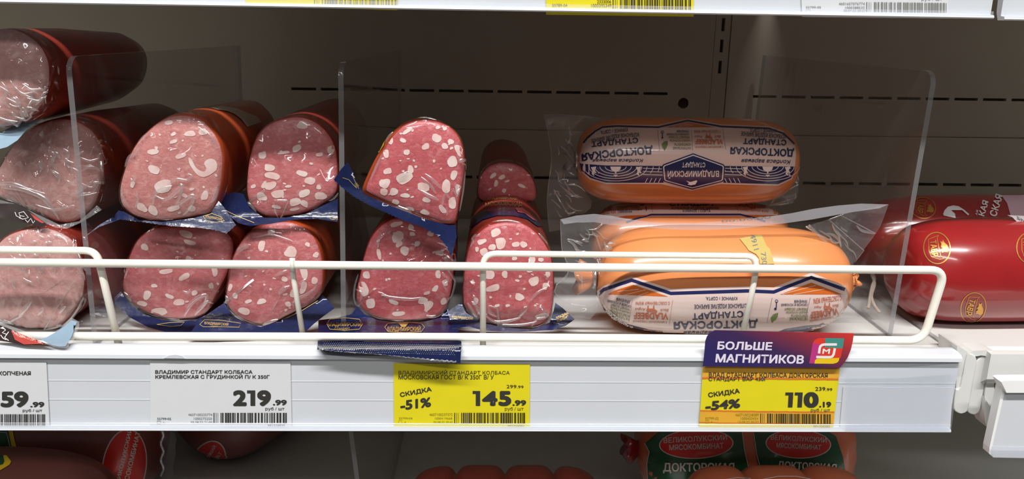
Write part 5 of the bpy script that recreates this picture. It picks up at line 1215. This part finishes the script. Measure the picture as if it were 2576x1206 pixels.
# ------------------------------------------------------------------ dark red sausages at the right
M_redcase = principled('glossy_dark_red_casing', rgb(150, 30, 32), 0.24, coat=0.7, coat_rough=0.1, var=0.12, vscale=25)
M_goldoval = principled('gold_oval_print', rgb(224, 170, 84), 0.35, metal=0.8, var=0.12, vscale=150)
M_lilac = principled('lilac_label_print', rgb(214, 176, 190), 0.35, coat=0.4, var=0.04)
RR_ = 0.0345
pr0 = at(2252, 712, 0.490); pr1 = pr0 + Vector((0.24, 0.012, 0)); pr0.z = pr1.z = DZ + RR_ - 0.0005
R1, bR = chub('red_sausage', 'dark red sausage with gold oval marks lying in front beside the divider', pr0, pr1, RR_, M_redcase, pw=7.0, pleats=14, pleat=0.035, zfloor=DZ, seed=2, n_ax=80)
def oval_mark(cx, cy, rx, ry, ang, body, root, mat, word='ТАВР', k=1.0):
    ca, sa = math.cos(math.radians(ang)), math.sin(math.radians(ang))
    def q(u, v): return (cx + u * rx * ca - v * ry * sa, cy + u * rx * sa + v * ry * ca)
    sh = [line2([q(math.cos(a), math.sin(a)) for a in [2 * math.pi * i / 40 for i in range(40)]], 2.6 * k, True),
          line2([q(-0.55, -0.62), q(0.1, -0.75), q(0.25, -0.82), q(0.12, -0.6), q(0.14, 0.0), q(0.2, 0.55), q(0.42, 0.72), q(0.1, 0.74), q(-0.5, 0.5), q(-0.62, 0.1), q(-0.55, -0.62)], 1.5 * k),
          poly2([q(*p) for p in [(0.3, -0.42), (0.45, -0.35), (0.55, -0.48), (0.6, -0.3), (0.8, -0.1), (0.88, 0.2), (0.7, 0.35), (0.5, 0.3), (0.34, 0.34), (0.3, 0.15), (0.42, 0.05), (0.3, -0.05), (0.38, -0.2)]])]
    a, b = q(-0.22, 0.0)
    sh.append(text2(word, a - ry * 0.52, b - rx * 0.24, a + ry * 0.52, b + rx * 0.24, bold=0.03, rot=90 + ang))
    lay(sh, body, 'oval_mark', mat, root, off=0.0003, cell=(6, 4))
oval_mark(2357, 625, 33, 39, -8, bR, R1, M_goldoval)
oval_mark(2590, 625, 33, 39, -5, bR, R1, M_goldoval)
oval_mark(2448, 774, 31, 38, 16, bR, R1, M_goldoval, k=0.8)
pq0 = at(2150, 640, 0.563); pq1 = pq0 + Vector((0.30, 0.012, 0)); pq0.z = pq1.z = DZ + 0.0345
R2, bQ = chub('red_sausage', 'dark red sausage with white lettering lying behind another red one', pq0, pq1, 0.0348, M_redcase, pw=6.0, pleats=14, pleat=0.035, zfloor=DZ, seed=4, n_ax=80)
c8 = T(2230, 460, 6.7)
oval_mark(*c8(620, 430), 31, 26, 8, bQ, R2, M_goldoval, k=0.8)
lay([poly2(P(c8, (1830, 170), (1950, 240), (2030, 350), (2090, 560), (2300, 620), (2700, 640), (2700, 180), (2200, 160)))], bQ, 'label', M_lilac, R2, off=0.0003, cell=(12, 4))
lay([line2(P(c8, (960, 545), (985, 480), (1040, 425), (1120, 405), (1200, 415), (1290, 470), (1380, 548)), 4.0), poly2(P(c8, (955, 560), (1000, 470), (1100, 405), (1200, 412), (1290, 470), (1220, 470), (1150, 470), (1085, 470), (1150, 530), (1160, 600))),
     tx(c8, 'СКАЯ', 1655, 325, 2030, 452, rot=-72, bold=0.03), tx(c8, 'КАЯ', 1500, 385, 1760, 490, rot=-72, bold=0.03), tx(c8, 'АЯ', 1475, 490, 1560, 530, rot=-75, bold=0.01)], bQ, 'lettering', M_lwhite, R2, off=0.0005, cell=(6, 3))
st = lambda z: z
mesh_obj('string_tie', *tube(catmull([at(2188, 672, 0.535), at(2193, 690, 0.527), at(2200, 715, 0.516), at(2192, 745, 0.503), at(2200, 770, 0.492), at(2212, 786, 0.485)], 24), 0.0011, 8), principled('cotton_string', rgb(206, 190, 176), 0.8, var=0.1, vscale=300), R2, smooth=True)
mesh_obj('string_tie', *tube(catmull([at(2190, 680, 0.532), at(2200, 700, 0.523), at(2194, 722, 0.513), at(2188, 750, 0.500), at(2184, 775, 0.489)], 24), 0.0011, 8), MATS['cotton_string'], R2, smooth=True)
tg = [at(*c8(*p), 0.487) for p in [(2050, 545), (2100, 560), (2500, 600), (2500, 680), (2245, 690), (2140, 600)]]
e_, b_ = flat_tag('paper_slip', 'small printed white slip lying on the red sausages', 'paper slip', [c8(*p) for p in [(2040, 548), (2120, 552), (2520, 570), (2520, 690), (2245, 692), (2190, 650), (2120, 580)]], 0.4875, M_white, 0.0003)
lay([tx(c8, 'FAMIL', 2180, 590, 2320, 640, rot=25, bold=0.0, flip=True)], b_, 'lettering', M_ink, e_)

# ------------------------------------------------------------------ shelf below
M_brown = principled('brown_smoked_casing', rgb(122, 66, 58), 0.4, coat=0.5, coat_rough=0.12, var=0.18, vscale=18)
M_ovalred = principled('red_oval_label', rgb(206, 40, 34), 0.35, coat=0.3, var=0.05)
M_dgreen = principled('dark_green_label', rgb(28, 78, 46), 0.35, coat=0.4, var=0.12)
M_byel = principled('bright_yellow_label', rgb(232, 196, 36), 0.4, var=0.05)
M_ochre = principled('orange_pink_casing', rgb(204, 108, 72), 0.35, coat=0.5, coat_rough=0.12, var=0.12, vscale=30)
M_silver = principled('pale_lettering', rgb(206, 196, 186), 0.4, var=0.05)
c9 = T(0, 1060, 3.68)
RB = 0.048
pb1 = at(402, 1200, 0.584); pb0 = pb1 - Vector((0.30, -0.01, 0)); 
for p in (pb0, pb1): p.z = LZ + RB
S1, bS = chub('smoked_sausage', 'brown smoked sausage pack with an upright red oval label on the shelf below', pb0, pb1, RB, M_brown, zfloor=LZ, pw=9.0, pleats=9, pleat=0.02, seed=3)
lay([poly2([c9(*p) for p in ellipse2(1150, 420, 205, 350, 8, 48)])], bS, 'oval_rim', M_silver, S1, off=0.0003, cell=(10, 8))
lay([poly2([c9(*p) for p in ellipse2(1150, 420, 192, 338, 8, 48)])], bS, 'oval_label', M_ovalred, S1, off=0.0005, cell=(10, 8))
lay([tx(c9, 'ВЕЛИКОЛУКСКИЙ', 830, 340, 1430, 386, rot=-77, bold=0.025), tx(c9, 'МЯСОКОМБИНАТ', 935, 345, 1485, 388, rot=-77, bold=0.025)], bS, 'lettering', M_silver, S1, off=0.0007, cell=(6, 6))
lay([poly2(P(c9, (-60, 60), (118, 70), (140, 180), (182, 330), (60, 325), (-60, 320)))], bS, 'yellow_border', M_byel, S1, off=0.0006, cell=10)
lay([poly2(P(c9, (-60, 60), (82, 80), (100, 180), (132, 318), (40, 312), (-60, 312)))], bS, 'green_label', M_dgreen, S1, off=0.0008, cell=10)
lay([line2(P(c9, (-60, 100), (68, 108), (88, 190), (118, 318)), 1.2)], bS, 'white_line', M_lwhite, S1, off=0.001, cell=10)
sheet('clear_crimp', P(c9, (1480, 90), (1560, 95), (1620, 120), (1636, 170), (1620, 240), (1630, 320), (1600, 400), (1605, 520), (1480, 520), (1490, 300)), 0.574, M_bag, S1, wav=0.003, wscale=60, cell=8)
rim = [c9(1500 + 12 * math.sin(k * 0.9), 90 + k * 22) for k in range(20)]
mesh_obj('crimp_bead', *tube(catmull([at(x, y, 0.571) for x, y in rim], 70), 0.0011, 8), M_foil, S1, smooth=True)
pS = at(150, 1200, 0.492); pS.z = LZ + 0.043
S2, bS2 = chub('smoked_sausage', 'brown smoked sausage pack with a green and yellow corner label, lying lowest in front', pS - Vector((0.20, 0, 0)), pS + Vector((0.036, 0, 0)), 0.043, M_brown, zfloor=LZ, pw=4.0, seed=8)
lay([poly2(P(c9, (-60, 330), (60, 322), (105, 380), (90, 410), (40, 440), (-10, 470), (-60, 520)))], bS2, 'yellow_border', M_byel, S2, off=0.0006, cell=10)
lay([poly2(P(c9, (-60, 330), (30, 325), (42, 380), (30, 408), (-60, 430)))], bS2, 'green_label', M_dgreen, S2, off=0.0008, cell=10)
# further pack, oval tilted
pT = at(618, 1185, 0.655); pT.z = LZ + 0.054
S3, bS3 = chub('smoked_sausage', 'dim brown smoked sausage with a tilted red oval, farther back on the shelf below', pT - Vector((0.022, 0.045, 0)), pT + Vector((0.03, 0.08, 0)), 0.054, M_brown, zfloor=LZ, pw=4.5, seed=9)
lay([poly2([c9(*p) for p in ellipse2(1915, 420, 165, 255, 24, 40)])], bS3, 'oval_rim', M_silver, S3, off=0.0004, cell=(10, 8))
lay([poly2([c9(*p) for p in ellipse2(1915, 420, 153, 243, 24, 40)])], bS3, 'oval_label', M_ovalred, S3, off=0.0006, cell=(10, 8))
lay([tx(c9, 'ВЕЛИКОЛУКСКИЙ', 1680, 380, 2090, 414, rot=-58, bold=0.025), tx(c9, 'МЯСОКОМБИНАТ', 1765, 425, 2135, 457, rot=-58, bold=0.025)], bS3, 'lettering', M_silver, S3, off=0.0008, cell=(6, 6))
divider('clear acrylic divider on the shelf below, beside the packs with red ovals', (930, 1400), (872, 1010), 0.475, 0.755, 0.0085, zbot=LZ)
# green labelled sausage
c10 = T(1400, 1060, 2.862)
pg0, pg1 = at(1597, 1185, 0.573), at(2122, 1190, 0.573)
pg0.z = pg1.z = LZ + 0.05
V1, bV = chub('labelled_sausage', 'thick sausage with two dark green labels and red ovals on the shelf below', pg0, pg1, 0.050, M_ochre, zfloor=LZ, pw=4.2, seed=7, pleat=0.08)
end_clip(pg0 + Vector((0.003, -0.004, 0.0)), (-1, -0.2, -0.1), V1, M_redcase, r=0.006, tail=0.014, flare=0.011, seed=4)
lay([poly2(P(c10, (640, 160), (760, 60), (900, 20), (1330, 20), (1350, 200), (1380, 330), (1390, 430), (660, 430), (655, 300), (672, 235))), poly2(P(c10, (1412, 20), (1900, 40), (2010, 110), (2060, 260), (2090, 430), (1470, 430), (1440, 260)))], bV, 'green_label', M_dgreen, V1, off=0.0004, cell=(12, 6))
lay([line2(P(c10, (640, 160), (672, 222), (655, 300), (660, 430)), 1.6), line2(P(c10, (1335, 80), (1350, 200), (1380, 330), (1390, 430)), 1.6), line2(P(c10, (1415, 80), (1440, 240), (1472, 360)), 1.6), poly2([c10(*p) for p in ellipse2(1007, 165, 266, 106, -2, 40)]), poly2([c10(*p) for p in ellipse2(1738, 165, 236, 104, 2, 40)])], bV, 'oval_rim', M_silver, V1, off=0.0006, cell=(10, 5))
lay([poly2([c10(*p) for p in ellipse2(1007, 165, 257, 99, -2, 40)]), poly2([c10(*p) for p in ellipse2(1738, 165, 227, 97, 2, 40)])], bV, 'oval_label', M_ovalred, V1, off=0.0008, cell=(10, 5))
lay([tx(c10, 'ВЕЛИКОЛУКСКИЙ', 775, 100, 1225, 148, rot=-3, bold=0.02), tx(c10, 'МЯСОКОМБИНАТ', 815, 164, 1200, 204, rot=-2, bold=0.02), tx(c10, 'ДОКТОРСКАЯ', 772, 298, 1278, 372, bold=0.03), tx(c10, 'ВЕЛИКОЛУКСКИЙ', 1540, 100, 1940, 146, rot=3, bold=0.02), tx(c10, 'МЯСОКОМБИНАТ', 1580, 164, 1900, 200, rot=3, bold=0.02), tx(c10, 'ДОКТОРСКАЯ', 1588, 295, 2010, 360, rot=3, bold=0.03)], bV, 'lettering', M_silver, V1, off=0.001, cell=(8, 5))
# tied sausages in front
pt0, pt1 = at(1728, 1230, 0.483), at(2190, 1236, 0.483)
pt0.z = pt1.z = LZ + 0.0385
W1, bW = chub('tied_sausage', 'orange tied sausage with three bulges in front of the green labels', pt0, pt1, 0.039, M_ochre, zfloor=LZ, pw=6, seed=2, bulges=(3, 0.16), n_ax=90)
lay([line2(P(c10, (1220, 425), (1300, 412), (1400, 418)), 1.5), line2(P(c10, (1480, 425), (1600, 402), (1720, 402), (1850, 425)), 1.5)], bW, 'white_line', M_lwhite, W1, off=0.0005, cell=5)
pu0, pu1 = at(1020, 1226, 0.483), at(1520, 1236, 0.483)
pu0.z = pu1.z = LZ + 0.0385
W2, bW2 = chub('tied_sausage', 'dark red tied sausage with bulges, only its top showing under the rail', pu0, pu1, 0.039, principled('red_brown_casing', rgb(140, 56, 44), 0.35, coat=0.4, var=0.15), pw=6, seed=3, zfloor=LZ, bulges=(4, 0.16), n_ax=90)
